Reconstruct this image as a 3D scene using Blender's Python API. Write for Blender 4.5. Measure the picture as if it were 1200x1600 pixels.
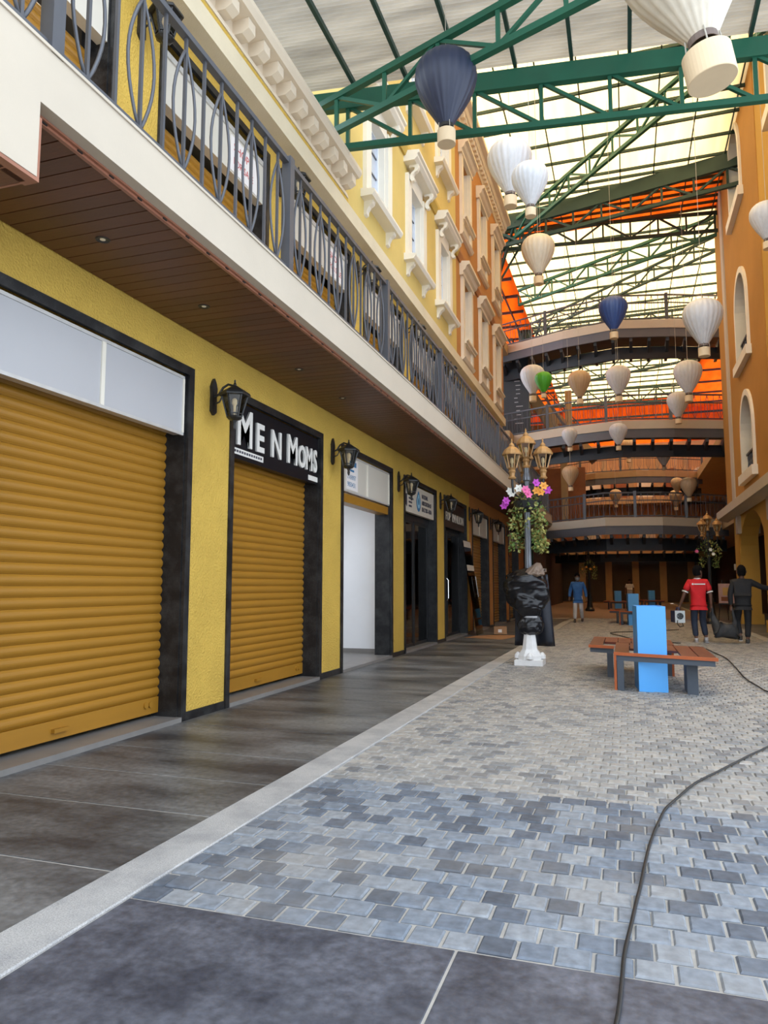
import bpy, math, random
from mathutils import Vector, Matrix, noise
D = bpy.data
SC = bpy.context.scene
COL = SC.collection
for o in list(D.objects):
    D.objects.remove(o)
R = math.radians
PI = math.pi
rng = random.Random(7)

# ------------------------------------------------------------------ camera, sky, sun, exposure
cam_data = D.cameras.new('camera')
cam_data.sensor_fit = 'VERTICAL'
cam_data.sensor_height = 36.0
cam_data.lens = 36.0 * 1136.0 / 1600.0
cam_data.clip_end = 400
cam = D.objects.new('camera', cam_data)
COL.objects.link(cam)
cam.location = (0, 0, 1.3)
cam.rotation_euler = (R(90 + 5.83), 0, R(18.41))
SC.camera = cam

world = D.worlds.new('sky')
SC.world = world
world.use_nodes = True
wn = world.node_tree
bg = wn.nodes['Background']
bg.inputs[0].default_value = (0.80, 0.89, 1.0, 1)
bg.inputs[1].default_value = 1.55

sun_data = D.lights.new('sun', 'SUN')
sun_data.energy = 6.0
sun_data.angle = R(25)
sun_data.color = (1.0, 0.90, 0.74)
sun = D.objects.new('sun', sun_data)
COL.objects.link(sun)
sun.rotation_euler = (R(-36), R(6), 0)

SC.view_settings.view_transform = 'Standard'
SC.view_settings.look = 'None'
SC.view_settings.gamma = 1.0
SC.view_settings.use_curve_mapping = False
SC.view_settings.exposure = 0.98
SC.cycles.use_denoising = True
SC.cycles.max_bounces = 10
SC.cycles.diffuse_bounces = 6
SC.cycles.transparent_max_bounces = 12
SC.cycles.sample_clamp_indirect = 6.0
SC.cycles.caustics_reflective = False
SC.cycles.caustics_refractive = False


# ------------------------------------------------------------------ helpers
class MB:
    """collects vertices and faces of one mesh"""
    def __init__(s):
        s.v = []
        s.f = []

    def add(s, vs, fs):
        n = len(s.v)
        s.v += [tuple(p) for p in vs]
        s.f += [tuple(i + n for i in f) for f in fs]
        return s

    def box(s, x0, y0, z0, x1, y1, z1):
        return s.add([(x0, y0, z0), (x1, y0, z0), (x1, y1, z0), (x0, y1, z0),
                      (x0, y0, z1), (x1, y0, z1), (x1, y1, z1), (x0, y1, z1)],
                     [(0, 3, 2, 1), (4, 5, 6, 7), (0, 1, 5, 4), (1, 2, 6, 5), (2, 3, 7, 6), (3, 0, 4, 7)])

    def bbox(s, x0, y0, z0, x1, y1, z1, b=0.01):
        """box with a chamfered top rim"""
        vs = [(x0, y0, z0), (x1, y0, z0), (x1, y1, z0), (x0, y1, z0),
              (x0, y0, z1 - b), (x1, y0, z1 - b), (x1, y1, z1 - b), (x0, y1, z1 - b),
              (x0 + b, y0 + b, z1), (x1 - b, y0 + b, z1), (x1 - b, y1 - b, z1), (x0 + b, y1 - b, z1)]
        return s.add(vs, [(0, 1, 5, 4), (1, 2, 6, 5), (2, 3, 7, 6), (3, 0, 4, 7),
                          (4, 5, 9, 8), (5, 6, 10, 9), (6, 7, 11, 10), (7, 4, 8, 11), (8, 9, 10, 11), (0, 3, 2, 1)])

    def beam(s, p, q, w, h, up=(0, 0, 1)):
        p = Vector(p)
        q = Vector(q)
        d = (q - p).normalized()
        u = Vector(up)
        if abs(d.dot(u)) > 0.98:
            u = Vector((0, 1, 0))
        a = d.cross(u).normalized() * (w / 2)
        b = a.cross(d).normalized() * (h / 2)
        vs = [p - a - b, p + a - b, p + a + b, p - a + b, q - a - b, q + a - b, q + a + b, q - a + b]
        return s.add(vs, [(0, 1, 2, 3), (7, 6, 5, 4), (0, 4, 5, 1), (1, 5, 6, 2), (2, 6, 7, 3), (3, 7, 4, 0)])

    def tube(s, pts, r, n=8, cap=True):
        pts = [Vector(p) for p in pts]
        k = len(pts)
        rr = r if isinstance(r, (list, tuple)) else [r] * k
        t0 = (pts[1] - pts[0]).normalized()
        ref = Vector((0, 0, 1)) if abs(t0.z) < 0.9 else Vector((0, 1, 0))
        vs = []
        for i, p in enumerate(pts):
            t = (pts[min(i + 1, k - 1)] - pts[max(i - 1, 0)])
            t = t.normalized() if t.length > 1e-9 else t0
            a = t.cross(ref)
            if a.length < 1e-4:
                a = t.cross(Vector((1, 0, 0)))
            a.normalize()
            b = a.cross(t).normalized()
            ref = b
            for j in range(n):
                an = 2 * PI * j / n
                vs.append(p + a * (rr[i] * math.cos(an)) + b * (rr[i] * math.sin(an)))
        fs = []
        for i in range(k - 1):
            for j in range(n):
                j2 = (j + 1) % n
                fs.append((i * n + j, i * n + j2, (i + 1) * n + j2, (i + 1) * n + j))
        if cap:
            fs.append(tuple(range(n)))
            fs.append(tuple((k - 1) * n + j for j in reversed(range(n))))
        return s.add(vs, fs)

    def lathe(s, prof, n=16, c=(0, 0, 0), mod=None, rot=0.0, cap=True):
        vs = []
        for i, (r, z) in enumerate(prof):
            for j in range(n):
                an = 2 * PI * j / n + rot
                q = r * (mod(an, i / max(1, len(prof) - 1)) if mod else 1)
                vs.append((c[0] + q * math.cos(an), c[1] + q * math.sin(an), c[2] + z))
        fs = []
        for i in range(len(prof) - 1):
            for j in range(n):
                j2 = (j + 1) % n
                fs.append((i * n + j, i * n + j2, (i + 1) * n + j2, (i + 1) * n + j))
        if cap:
            fs.append(tuple(reversed(range(n))))
            fs.append(tuple((len(prof) - 1) * n + j for j in range(n)))
        return s.add(vs, fs)

    def prism(s, poly, axis, t0, t1):
        n = len(poly)
        def P(a, b, t):
            return (t, a, b) if axis == 'x' else ((a, t, b) if axis == 'y' else (a, b, t))
        vs = [P(a, b, t0) for a, b in poly] + [P(a, b, t1) for a, b in poly]
        fs = [tuple(range(n)), tuple(reversed(range(n, 2 * n)))]
        for i in range(n):
            j = (i + 1) % n
            fs.append((i, i + n, j + n, j))
        return s.add(vs, fs)

    def mesh(s, name, m, smooth=False):
        me = D.meshes.new(name)
        me.from_pydata(s.v, [], s.f)
        me.update()
        import bmesh
        b = bmesh.new()
        b.from_mesh(me)
        bmesh.ops.recalc_face_normals(b, faces=b.faces)
        b.to_mesh(me)
        b.free()
        if smooth:
            for p in me.polygons:
                p.use_smooth = True
        if m:
            me.materials.append(m)
        return me

    def build(s, name, m, parent=None, smooth=False):
        return link(name, s.mesh(name, m, smooth), parent)


def link(name, me, parent=None, loc=None, rot=None):
    o = D.objects.new(name, me)
    COL.objects.link(o)
    if parent is not None:
        o.parent = parent
    if loc is not None:
        o.location = loc
    if rot is not None:
        o.rotation_euler = rot
    return o


def thing(name, label, cat, loc=(0, 0, 0), rz=0.0, group=None):
    o = D.objects.new(name, None)
    COL.objects.link(o)
    o.location = loc
    o.rotation_euler = (0, 0, rz)
    o.empty_display_size = 0.1
    return tag(o, label, cat, group)


def tag(o, label=None, cat=None, group=None, kind=None):
    if label:
        o['label'] = label
    if cat:
        o['category'] = cat
    if group:
        o['group'] = group
    if kind:
        o['kind'] = kind
    return o


def struct(o, label):
    o['kind'] = 'structure'
    o['label'] = label
    return o


def copy_tree(o, parent=None):
    c = o.copy()
    COL.objects.link(c)
    if parent is not None:
        c.parent = parent
    for ch in list(o.children):
        copy_tree(ch, c)
    return c


def text_mesh(txt, size, m, depth=0.01, align='LEFT', bold=0.0):
    cu = D.curves.new('lettering', 'FONT')
    cu.body = txt
    cu.size = size
    cu.extrude = depth
    cu.offset = bold
    cu.align_x = align
    cu.resolution_u = 3
    ob = D.objects.new('lettering', cu)
    COL.objects.link(ob)
    dg = bpy.context.evaluated_depsgraph_get()
    me = D.meshes.new_from_object(ob.evaluated_get(dg))
    D.objects.remove(ob)
    D.curves.remove(cu)
    me.materials.clear()
    me.materials.append(m)
    return me


# ------------------------------------------------------------------ materials
def nt(name):
    m = D.materials.new(name)
    m.use_nodes = True
    t = m.node_tree
    b = t.nodes['Principled BSDF']
    return m, t, b


def mat(name, col, rough=0.6, metal=0.0, var=0.12, vs=3.0, bump=0.0, bs=40.0, spec=0.5, stretch=(1, 1, 1), rnd=0.0, bd=0.02, detail=5.0):
    m, t, b = nt(name)
    N = t.nodes
    L = t.links
    tc = N.new('ShaderNodeTexCoord')
    mp = N.new('ShaderNodeMapping')
    mp.inputs['Scale'].default_value = stretch
    L.new(tc.outputs['Object'], mp.inputs[0])
    nz = N.new('ShaderNodeTexNoise')
    nz.inputs['Scale'].default_value = vs
    nz.inputs['Detail'].default_value = detail
    nz.inputs['Roughness'].default_value = 0.6
    L.new(mp.outputs[0], nz.inputs['Vector'])
    rp = N.new('ShaderNodeMapRange')
    rp.inputs['From Min'].default_value = 0.25
    rp.inputs['From Max'].default_value = 0.75
    rp.inputs['To Min'].default_value = 1 - var
    rp.inputs['To Max'].default_value = 1 + var
    L.new(nz.outputs['Fac'], rp.inputs['Value'])
    last = rp.outputs[0]
    if rnd:
        oi = N.new('ShaderNodeObjectInfo')
        mr = N.new('ShaderNodeMapRange')
        mr.inputs['To Min'].default_value = 1 - rnd
        mr.inputs['To Max'].default_value = 1 + rnd
        L.new(oi.outputs['Random'], mr.inputs['Value'])
        mu = N.new('ShaderNodeMath')
        mu.operation = 'MULTIPLY'
        L.new(last, mu.inputs[0])
        L.new(mr.outputs[0], mu.inputs[1])
        last = mu.outputs[0]
    mx = N.new('ShaderNodeMix')
    mx.data_type = 'RGBA'
    mx.blend_type = 'MULTIPLY'
    mx.inputs['Factor'].default_value = 1.0
    mx.inputs['A'].default_value = (*col, 1)
    L.new(last, mx.inputs['B'])
    L.new(mx.outputs['Result'], b.inputs['Base Color'])
    b.inputs['Roughness'].default_value = rough
    b.inputs['Metallic'].default_value = metal
    b.inputs['Specular IOR Level'].default_value = spec
    if bump:
        n2 = N.new('ShaderNodeTexNoise')
        n2.inputs['Scale'].default_value = bs
        n2.inputs['Detail'].default_value = 3
        L.new(mp.outputs[0], n2.inputs['Vector'])
        bp = N.new('ShaderNodeBump')
        bp.inputs['Strength'].default_value = bump
        bp.inputs['Distance'].default_value = bd
        L.new(n2.outputs['Fac'], bp.inputs['Height'])
        L.new(bp.outputs[0], b.inputs['Normal'])
    return m


def two_tone(name, c1, c2, scale, rough=0.6, lo=0.4, hi=0.6, bump=0.0, stretch=(1, 1, 1), scale2=40, var=0.2, spec=0.5, fine=0.5):
    """stained or speckled stone: two colours by noise, finer noise on top"""
    m, t, b = nt(name)
    N = t.nodes
    L = t.links
    tc = N.new('ShaderNodeTexCoord')
    mp = N.new('ShaderNodeMapping')
    mp.inputs['Scale'].default_value = stretch
    L.new(tc.outputs['Object'], mp.inputs[0])
    n1 = N.new('ShaderNodeTexNoise')
    n1.inputs['Scale'].default_value = scale
    n1.inputs['Detail'].default_value = 6
    n1.inputs['Roughness'].default_value = 0.65
    L.new(mp.outputs[0], n1.inputs['Vector'])
    mr = N.new('ShaderNodeMapRange')
    mr.inputs['From Min'].default_value = lo
    mr.inputs['From Max'].default_value = hi
    L.new(n1.outputs['Fac'], mr.inputs['Value'])
    mx = N.new('ShaderNodeMix')
    mx.data_type = 'RGBA'
    mx.inputs['A'].default_value = (*c1, 1)
    mx.inputs['B'].default_value = (*c2, 1)
    L.new(mr.outputs[0], mx.inputs['Factor'])
    n2 = N.new('ShaderNodeTexNoise')
    n2.inputs['Scale'].default_value = scale2
    n2.inputs['Detail'].default_value = 4
    L.new(tc.outputs['Object'], n2.inputs['Vector'])
    m2 = N.new('ShaderNodeMapRange')
    m2.inputs['From Min'].default_value = 0.3
    m2.inputs['From Max'].default_value = 0.7
    m2.inputs['To Min'].default_value = 1 - fine
    m2.inputs['To Max'].default_value = 1 + fine
    L.new(n2.outputs['Fac'], m2.inputs['Value'])
    mu = N.new('ShaderNodeMix')
    mu.data_type = 'RGBA'
    mu.blend_type = 'MULTIPLY'
    mu.inputs['Factor'].default_value = 1
    L.new(mx.outputs['Result'], mu.inputs['A'])
    L.new(m2.outputs[0], mu.inputs['B'])
    L.new(mu.outputs['Result'], b.inputs['Base Color'])
    b.inputs['Roughness'].default_value = rough
    b.inputs['Specular IOR Level'].default_value = spec
    if bump:
        bp = N.new('ShaderNodeBump')
        bp.inputs['Strength'].default_value = bump
        bp.inputs['Distance'].default_value = 0.01
        L.new(n2.outputs['Fac'], bp.inputs['Height'])
        L.new(bp.outputs[0], b.inputs['Normal'])
    return m


def stone_mat(name, cols, attr):
    """paving stones: colour picked per stone (object random or a face attribute), dusty mottling on top"""
    m, t, b = nt(name)
    N = t.nodes
    L = t.links
    if attr:
        a = N.new('ShaderNodeAttribute')
        a.attribute_name = 'pick'
        src = a.outputs['Fac']
    else:
        a = N.new('ShaderNodeObjectInfo')
        src = a.outputs['Random']
    cr = N.new('ShaderNodeValToRGB')
    e = cr.color_ramp.elements
    while len(e) < len(cols):
        e.new(0.5)
    for i, (p, c) in enumerate(cols):
        e[i].position = p
        e[i].color = (*c, 1)
    L.new(src, cr.inputs[0])
    tc = N.new('ShaderNodeTexCoord')
    geo = N.new('ShaderNodeNewGeometry')
    nz = N.new('ShaderNodeTexNoise')
    nz.inputs['Scale'].default_value = 22
    nz.inputs['Detail'].default_value = 6
    L.new(geo.outputs['Position'], nz.inputs['Vector'])
    mr = N.new('ShaderNodeMapRange')
    mr.inputs['From Min'].default_value = 0.3
    mr.inputs['From Max'].default_value = 0.75
    mr.inputs['To Min'].default_value = 0.75
    mr.inputs['To Max'].default_value = 1.3
    L.new(nz.outputs['Fac'], mr.inputs['Value'])
    mx = N.new('ShaderNodeMix')
    mx.data_type = 'RGBA'
    mx.blend_type = 'MULTIPLY'
    mx.inputs['Factor'].default_value = 1
    L.new(cr.outputs[0], mx.inputs['A'])
    L.new(mr.outputs[0], mx.inputs['B'])
    # dust patches
    n3 = N.new('ShaderNodeTexNoise')
    n3.inputs['Scale'].default_value = 1.1
    n3.inputs['Detail'].default_value = 5
    L.new(geo.outputs['Position'], n3.inputs['Vector'])
    m3 = N.new('ShaderNodeMapRange')
    m3.inputs['From Min'].default_value = 0.48
    m3.inputs['From Max'].default_value = 0.75
    m3.inputs['To Max'].default_value = 0.55
    L.new(n3.outputs['Fac'], m3.inputs['Value'])
    md = N.new('ShaderNodeMix')
    md.data_type = 'RGBA'
    md.inputs['B'].default_value = (0.30, 0.275, 0.245, 1)
    L.new(m3.outputs[0], md.inputs['Factor'])
    L.new(mx.outputs['Result'], md.inputs['A'])
    L.new(md.outputs['Result'], b.inputs['Base Color'])
    b.inputs['Roughness'].default_value = 0.62
    bp = N.new('ShaderNodeBump')
    bp.inputs['Strength'].default_value = 0.25
    bp.inputs['Distance'].default_value = 0.006
    L.new(nz.outputs['Fac'], bp.inputs['Height'])
    L.new(bp.outputs[0], b.inputs['Normal'])
    return m


def sheet_mat(name, col, trans=0.8, streak=0.25, scale=(0.6, 3.0, 1)):
    """translucent roof sheet: daylight glows through it"""
    m = D.materials.new(name)
    m.use_nodes = True
    t = m.node_tree
    N = t.nodes
    L = t.links
    N.clear()
    out = N.new('ShaderNodeOutputMaterial')
    tr = N.new('ShaderNodeBsdfTranslucent')
    df = N.new('ShaderNodeBsdfDiffuse')
    mx = N.new('ShaderNodeMixShader')
    mx.inputs[0].default_value = trans
    tc = N.new('ShaderNodeTexCoord')
    mp = N.new('ShaderNodeMapping')
    mp.inputs['Scale'].default_value = scale
    L.new(tc.outputs['Object'], mp.inputs[0])
    nz = N.new('ShaderNodeTexNoise')
    nz.inputs['Scale'].default_value = 1.6
    nz.inputs['Detail'].default_value = 6
    L.new(mp.outputs[0], nz.inputs['Vector'])
    mr = N.new('ShaderNodeMapRange')
    mr.inputs['From Min'].default_value = 0.3
    mr.inputs['From Max'].default_value = 0.7
    mr.inputs['To Min'].default_value = 1 - streak
    mr.inputs['To Max'].default_value = 1.0
    L.new(nz.outputs['Fac'], mr.inputs['Value'])
    mu = N.new('ShaderNodeMix')
    mu.data_type = 'RGBA'
    mu.blend_type = 'MULTIPLY'
    mu.inputs['Factor'].default_value = 1
    mu.inputs['A'].default_value = (*col, 1)
    L.new(mr.outputs[0], mu.inputs['B'])
    L.new(mu.outputs['Result'], tr.inputs[0])
    L.new(mu.outputs['Result'], df.inputs[0])
    L.new(df.outputs[0], mx.inputs[1])
    L.new(tr.outputs[0], mx.inputs[2])
    L.new(mx.outputs[0], out.inputs[0])
    return m


def glass_mat(name, tint, mixv=0.75, rough=0.03):
    m = D.materials.new(name)
    m.use_nodes = True
    t = m.node_tree
    N = t.nodes
    L = t.links
    N.clear()
    out = N.new('ShaderNodeOutputMaterial')
    tp = N.new('ShaderNodeBsdfTransparent')
    tp.inputs[0].default_value = (*tint, 1)
    gl = N.new('ShaderNodeBsdfGlossy')
    gl.inputs['Roughness'].default_value = rough
    fr = N.new('ShaderNodeFresnel')
    fr.inputs[0].default_value = 1.5
    mx = N.new('ShaderNodeMixShader')
    L.new(fr.outputs[0], mx.inputs[0])
    L.new(tp.outputs[0], mx.inputs[1])
    L.new(gl.outputs[0], mx.inputs[2])
    L.new(mx.outputs[0], out.inputs[0])
    return m


def emit_mat(name, col, st):
    m, t, b = nt(name)
    b.inputs['Base Color'].default_value = (*col, 1)
    b.inputs['Emission Color'].default_value = (*col, 1)
    b.inputs['Emission Strength'].default_value = st
    return m


M = {}
M['yellow'] = mat('yellow_plaster', (0.60, 0.395, 0.075), 0.75, var=0.10, vs=2, bump=1.0, bs=48, bd=0.018, spec=0.3)
M['yellow_pale'] = mat('pale_yellow_paint', (0.66, 0.50, 0.17), 0.8, var=0.10, vs=0.8, bump=0.15, bs=30, spec=0.2)
M['brown_wall'] = mat('terracotta_paint', (0.46, 0.21, 0.065), 0.8, var=0.10, vs=0.7, bump=0.15, bs=30, spec=0.2)
M['brown_band'] = mat('dark_terracotta_trim', (0.36, 0.15, 0.05), 0.8, var=0.08)
M['yellow_band'] = mat('ochre_trim', (0.52, 0.36, 0.08), 0.8, var=0.08)
M['tan_wall'] = mat('tan_paint', (0.46, 0.225, 0.055), 0.8, var=0.10, vs=0.6, bump=0.12, bs=30, spec=0.2)
M['mustard_wall'] = mat('mustard_paint', (0.58, 0.33, 0.07), 0.8, var=0.08, vs=0.6, spec=0.2)
M['cream'] = mat('cream_plaster', (0.54, 0.475, 0.385), 0.8, var=0.05, vs=1.2, bump=0.06, bs=60, spec=0.3)
M['cream_rough'] = mat('rough_cream_plaster', (0.70, 0.61, 0.44), 0.85, var=0.06, vs=2, bump=0.6, bs=90, spec=0.2, bd=0.008)
M['white_trim'] = mat('white_trim_paint', (0.80, 0.75, 0.64), 0.6, var=0.05, vs=2)
M['stone_trim'] = mat('stone_trim_paint', (0.72, 0.62, 0.48), 0.7, var=0.06, vs=2)
M['granite'] = two_tone('black_granite', (0.010, 0.010, 0.011), (0.034, 0.034, 0.034), 6, rough=0.38, spec=0.35, lo=0.42, hi=0.66, scale2=160, fine=0.6)
M['shutter'] = mat('ochre_shutter_paint', (0.33, 0.155, 0.014), 0.42, var=0.10, vs=1.5, stretch=(1, .6, 4), spec=0.5)
M['shutter_gap'] = mat('shutter_hinge_line', (0.10, 0.05, 0.01), 0.6)
M['panel'] = mat('grey_sign_panel', (0.46, 0.46, 0.475), 0.35, var=0.03, vs=1)
M['panel_frame'] = mat('aluminium_sign_frame', (0.55, 0.54, 0.52), 0.4, metal=0.3, var=0.12, vs=8)
M['panel_warm'] = mat('sign_panel_warm', (0.62, 0.58, 0.50), 0.35, var=0.04, vs=1)
M['sign_black'] = mat('black_sign_board', (0.006, 0.006, 0.009), 0.45, var=0.1, spec=0.2)
M['sign_white'] = mat('off_white_letters', (0.75, 0.73, 0.68), 0.5, var=0.03)
M['sign_cream'] = mat('cream_sign_board', (0.62, 0.57, 0.48), 0.5, var=0.04)
M['sign_brown'] = mat('dark_brown_sign_board', (0.030, 0.020, 0.016), 0.4, var=0.1)
M['ink'] = mat('dark_print', (0.05, 0.05, 0.07), 0.6)
M['ink_red'] = mat('red_print', (0.55, 0.10, 0.10), 0.6)
M['ink_blue'] = mat('blue_print', (0.03, 0.16, 0.32), 0.6)
M['ink_light_blue'] = mat('light_blue_print', (0.30, 0.55, 0.70), 0.6)
M['paper'] = mat('white_paper', (0.78, 0.74, 0.72), 0.7, var=0.03)
M['wood'] = mat('brown_soffit_planks', (0.105, 0.036, 0.016), 0.42, var=0.22, vs=7, stretch=(1.2, 14, 14), rnd=0.16, bump=0.1, bs=30)
M['copper'] = mat('copper_brown_trim', (0.33, 0.14, 0.085), 0.4, var=0.12, vs=6)
M['rail'] = mat('grey_painted_steel', (0.085, 0.09, 0.105), 0.4, var=0.10, vs=5, metal=0.1)
M['black_iron'] = mat('black_cast_iron', (0.022, 0.022, 0.022), 0.4, var=0.3, vs=20, metal=0.2)
M['green_steel'] = mat('green_painted_steel', (0.012, 0.105, 0.06), 0.45, var=0.14, vs=2)
M['dark_green'] = mat('dark_green_steel', (0.018, 0.050, 0.038), 0.55, var=0.16, vs=2)
M['charcoal'] = mat('charcoal_steel', (0.030, 0.032, 0.038), 0.5, var=0.15, vs=2)
M['slate_band'] = mat('slate_grey_paint', (0.115, 0.12, 0.14), 0.5, var=0.08, vs=2)
M['sheet'] = sheet_mat('corrugated_white_sheet', (0.60, 0.57, 0.51), 0.5, 0.5, (0.35, 2.2, 1))
M['sheet_cream'] = sheet_mat('cream_roof_sheet', (0.92, 0.78, 0.53), 0.88, 0.15, (3.0, 0.25, 1))
M['sheet_orange'] = sheet_mat('orange_roof_sheet', (0.78, 0.27, 0.06), 0.75, 0.25, (2.0, 0.6, 1))
M['kerb'] = two_tone('pale_granite_kerb', (0.30, 0.30, 0.305), (0.40, 0.395, 0.39), 3, rough=0.6, scale2=180, fine=0.28)
M['slab'] = two_tone('dark_slate_slabs', (0.032, 0.034, 0.040), (0.165, 0.168, 0.17), 1.0, rough=0.45, lo=0.38, hi=0.64, stretch=(0.6, 1.5, 1), scale2=24, fine=0.28, bump=0.12)
M['slab_blue'] = two_tone('blue_black_slabs', (0.034, 0.038, 0.054), (0.115, 0.122, 0.150), 2.6, rough=0.5, lo=0.38, hi=0.68, scale2=26, fine=0.3, bump=0.12)
M['grout'] = mat('pale_grout', (0.36, 0.34, 0.31), 0.9, var=0.2, vs=9)
BLUE = [(0.0, (0.070, 0.082, 0.105)), (0.22, (0.10, 0.118, 0.15)), (0.45, (0.155, 0.185, 0.23)), (0.75, (0.205, 0.23, 0.265)), (1.0, (0.25, 0.265, 0.285))]
WHITE = [(0.0, (0.15, 0.152, 0.16)), (0.2, (0.22, 0.22, 0.22)), (0.5, (0.275, 0.268, 0.258)), (0.8, (0.315, 0.30, 0.28)), (1.0, (0.35, 0.33, 0.305))]
M['stone_blue'] = stone_mat('blue_grey_setts', BLUE, False)
M['stone_blue_many'] = stone_mat('blue_grey_setts_many', BLUE, True)
M['stone_white'] = stone_mat('pale_setts_many', WHITE, True)
M['white_room'] = mat('white_room_paint', (0.80, 0.81, 0.83), 0.7, var=0.02)
M['tile'] = mat('grey_floor_tile', (0.20, 0.19, 0.18), 0.4, var=0.15, vs=3)
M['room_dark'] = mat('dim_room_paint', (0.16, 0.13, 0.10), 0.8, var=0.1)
M['alu_black'] = mat('black_aluminium', (0.015, 0.016, 0.018), 0.35, var=0.1)
M['glass'] = glass_mat('door_glass', (0.55, 0.56, 0.56))
M['glass_clear'] = glass_mat('clear_glass', (0.86, 0.87, 0.84))
M['glass_window'] = mat('window_pane_glass', (0.50, 0.55, 0.64), 0.08, var=0.15, vs=2, spec=0.8)
M['sash_blue'] = mat('pale_sash_paint', (0.70, 0.74, 0.80), 0.45, var=0.03)
M['glass_amber'] = glass_mat('lantern_glass', (0.80, 0.74, 0.62), rough=0.15)
M['bulb'] = mat('frosted_bulb', (0.85, 0.75, 0.55), 0.4)
M['pink_door'] = mat('pinkish_brown_panel', (0.27, 0.11, 0.085), 0.5, var=0.1)
M['chrome'] = mat('chrome', (0.75, 0.75, 0.75), 0.15, metal=1.0, var=0.02)
M['white_plastic'] = mat('white_painted_iron', (0.78, 0.77, 0.76), 0.5, var=0.08, vs=9)
M['gold'] = mat('gold_painted_lantern', (0.42, 0.23, 0.085), 0.4, metal=0.25, var=0.15, vs=12)
M['pole'] = mat('grey_lamp_pole', (0.16, 0.17, 0.19), 0.35, metal=0.3, var=0.1)
M['plastic_black'] = mat('black_plastic_film', (0.006, 0.006, 0.008), 0.30, var=0.3, vs=6, spec=0.45, bump=0.25, bs=9, bd=0.03)
M['tape'] = mat('brown_dusty_film', (0.20, 0.14, 0.10), 0.5, var=0.2)
M['cardboard'] = mat('cardboard', (0.36, 0.19, 0.09), 0.85, var=0.12, vs=4)
M['bench_wood'] = mat('red_brown_bench_boards', (0.125, 0.030, 0.019), 0.4, var=0.18, vs=5, stretch=(8, 1, 8), rnd=0.12)
M['bench_edge'] = mat('orange_brown_bench_edge', (0.48, 0.125, 0.045), 0.45, var=0.12, vs=5)
M['bench_steel'] = mat('slate_bench_steel', (0.085, 0.105, 0.135), 0.45, var=0.08)
M['planter'] = mat('sky_blue_paint', (0.085, 0.38, 0.84), 0.35, var=0.03, vs=1)
M['soil'] = mat('planter_inside', (0.05, 0.12, 0.22), 0.8)
M['cable'] = mat('black_cable', (0.010, 0.010, 0.011), 0.55)
M['leaf'] = mat('green_leaves', (0.10, 0.17, 0.035), 0.55, var=0.55, vs=14)
M['leaf_pale'] = mat('yellow_green_leaves', (0.30, 0.29, 0.08), 0.55, var=0.35, vs=14)
M['cord'] = mat('pale_cord', (0.45, 0.42, 0.36), 0.8)
M['skin'] = mat('brown_skin', (0.14, 0.065, 0.04), 0.55, var=0.1, vs=9)
M['hair'] = mat('black_hair', (0.006, 0.005, 0.005), 0.9, var=0.3, vs=30, spec=0.1)
M['red_cloth'] = mat('red_cotton', (0.62, 0.012, 0.018), 0.8, var=0.12, vs=6, bump=0.4, bs=9, bd=0.02)
M['white_cloth'] = mat('white_cotton', (0.72, 0.70, 0.68), 0.8, var=0.06)
M['navy_denim'] = mat('dark_denim', (0.018, 0.026, 0.048), 0.8, var=0.2, vs=8, bump=0.3, bs=10, bd=0.02)
M['blue_cloth'] = mat('blue_shirt_cloth', (0.025, 0.115, 0.33), 0.75, var=0.2, vs=7, bump=0.4, bs=9, bd=0.02)
M['grey_cloth'] = mat('pale_grey_trousers', (0.48, 0.47, 0.48), 0.8, var=0.12, vs=7, bump=0.4, bs=9, bd=0.02)
M['black_cloth'] = mat('black_cloth', (0.012, 0.012, 0.014), 0.8, var=0.3, vs=8, bump=0.3, bs=10, bd=0.02)
M['shoe'] = mat('dark_shoe', (0.05, 0.045, 0.042), 0.6, var=0.2)
M['shoe_pale'] = mat('pale_shoe', (0.42, 0.40, 0.40), 0.6, var=0.1)
M['mask'] = mat('grey_face_mask', (0.20, 0.22, 0.23), 0.8)
M['sack'] = mat('dark_woven_sack', (0.035, 0.035, 0.036), 0.7, var=0.35, vs=9, bump=0.5, bs=24, bd=0.01)
M['machine_blue'] = mat('blue_machine_case', (0.02, 0.04, 0.12), 0.45)
M['machine_white'] = mat('white_machine_front', (0.55, 0.60, 0.62), 0.4)
M['poster_pink'] = mat('pale_pink_poster', (0.52, 0.33, 0.29), 0.6, var=0.2, vs=3)
M['poster_yellow'] = mat('poster_yellow_print', (0.60, 0.36, 0.10), 0.6)
M['screen_blue'] = emit_mat('lit_blue_sign', (0.25, 0.55, 0.95), 1.2)
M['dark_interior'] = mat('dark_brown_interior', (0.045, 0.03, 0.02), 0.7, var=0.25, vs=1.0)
M['brick_brown'] = mat('red_brown_wall_paint', (0.25, 0.085, 0.035), 0.8, var=0.2, vs=1.5)
M['warm_wall'] = mat('warm_tan_far_wall', (0.50, 0.28, 0.13), 0.8, var=0.2, vs=0.9)
M['stair'] = mat('tan_stair_stringer', (0.40, 0.26, 0.13), 0.7, var=0.08)
M['green_panel'] = mat('pale_green_panel', (0.22, 0.28, 0.13), 0.6)
for c, rgb in dict(cream=(0.66, 0.60, 0.49), navy=(0.022, 0.030, 0.062), white=(0.60, 0.60, 0.615), blue=(0.03, 0.075, 0.26),
                   green=(0.075, 0.40, 0.03), tan=(0.50, 0.34, 0.20)).items():
    M['silk_' + c] = mat(c + '_silk', rgb, 0.45, var=0.10, vs=5, stretch=(3, 3, 0.6), spec=0.5)
M['basket'] = mat('cream_lantern_basket', (0.72, 0.56, 0.36), 0.7, var=0.06, vs=4)


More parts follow.
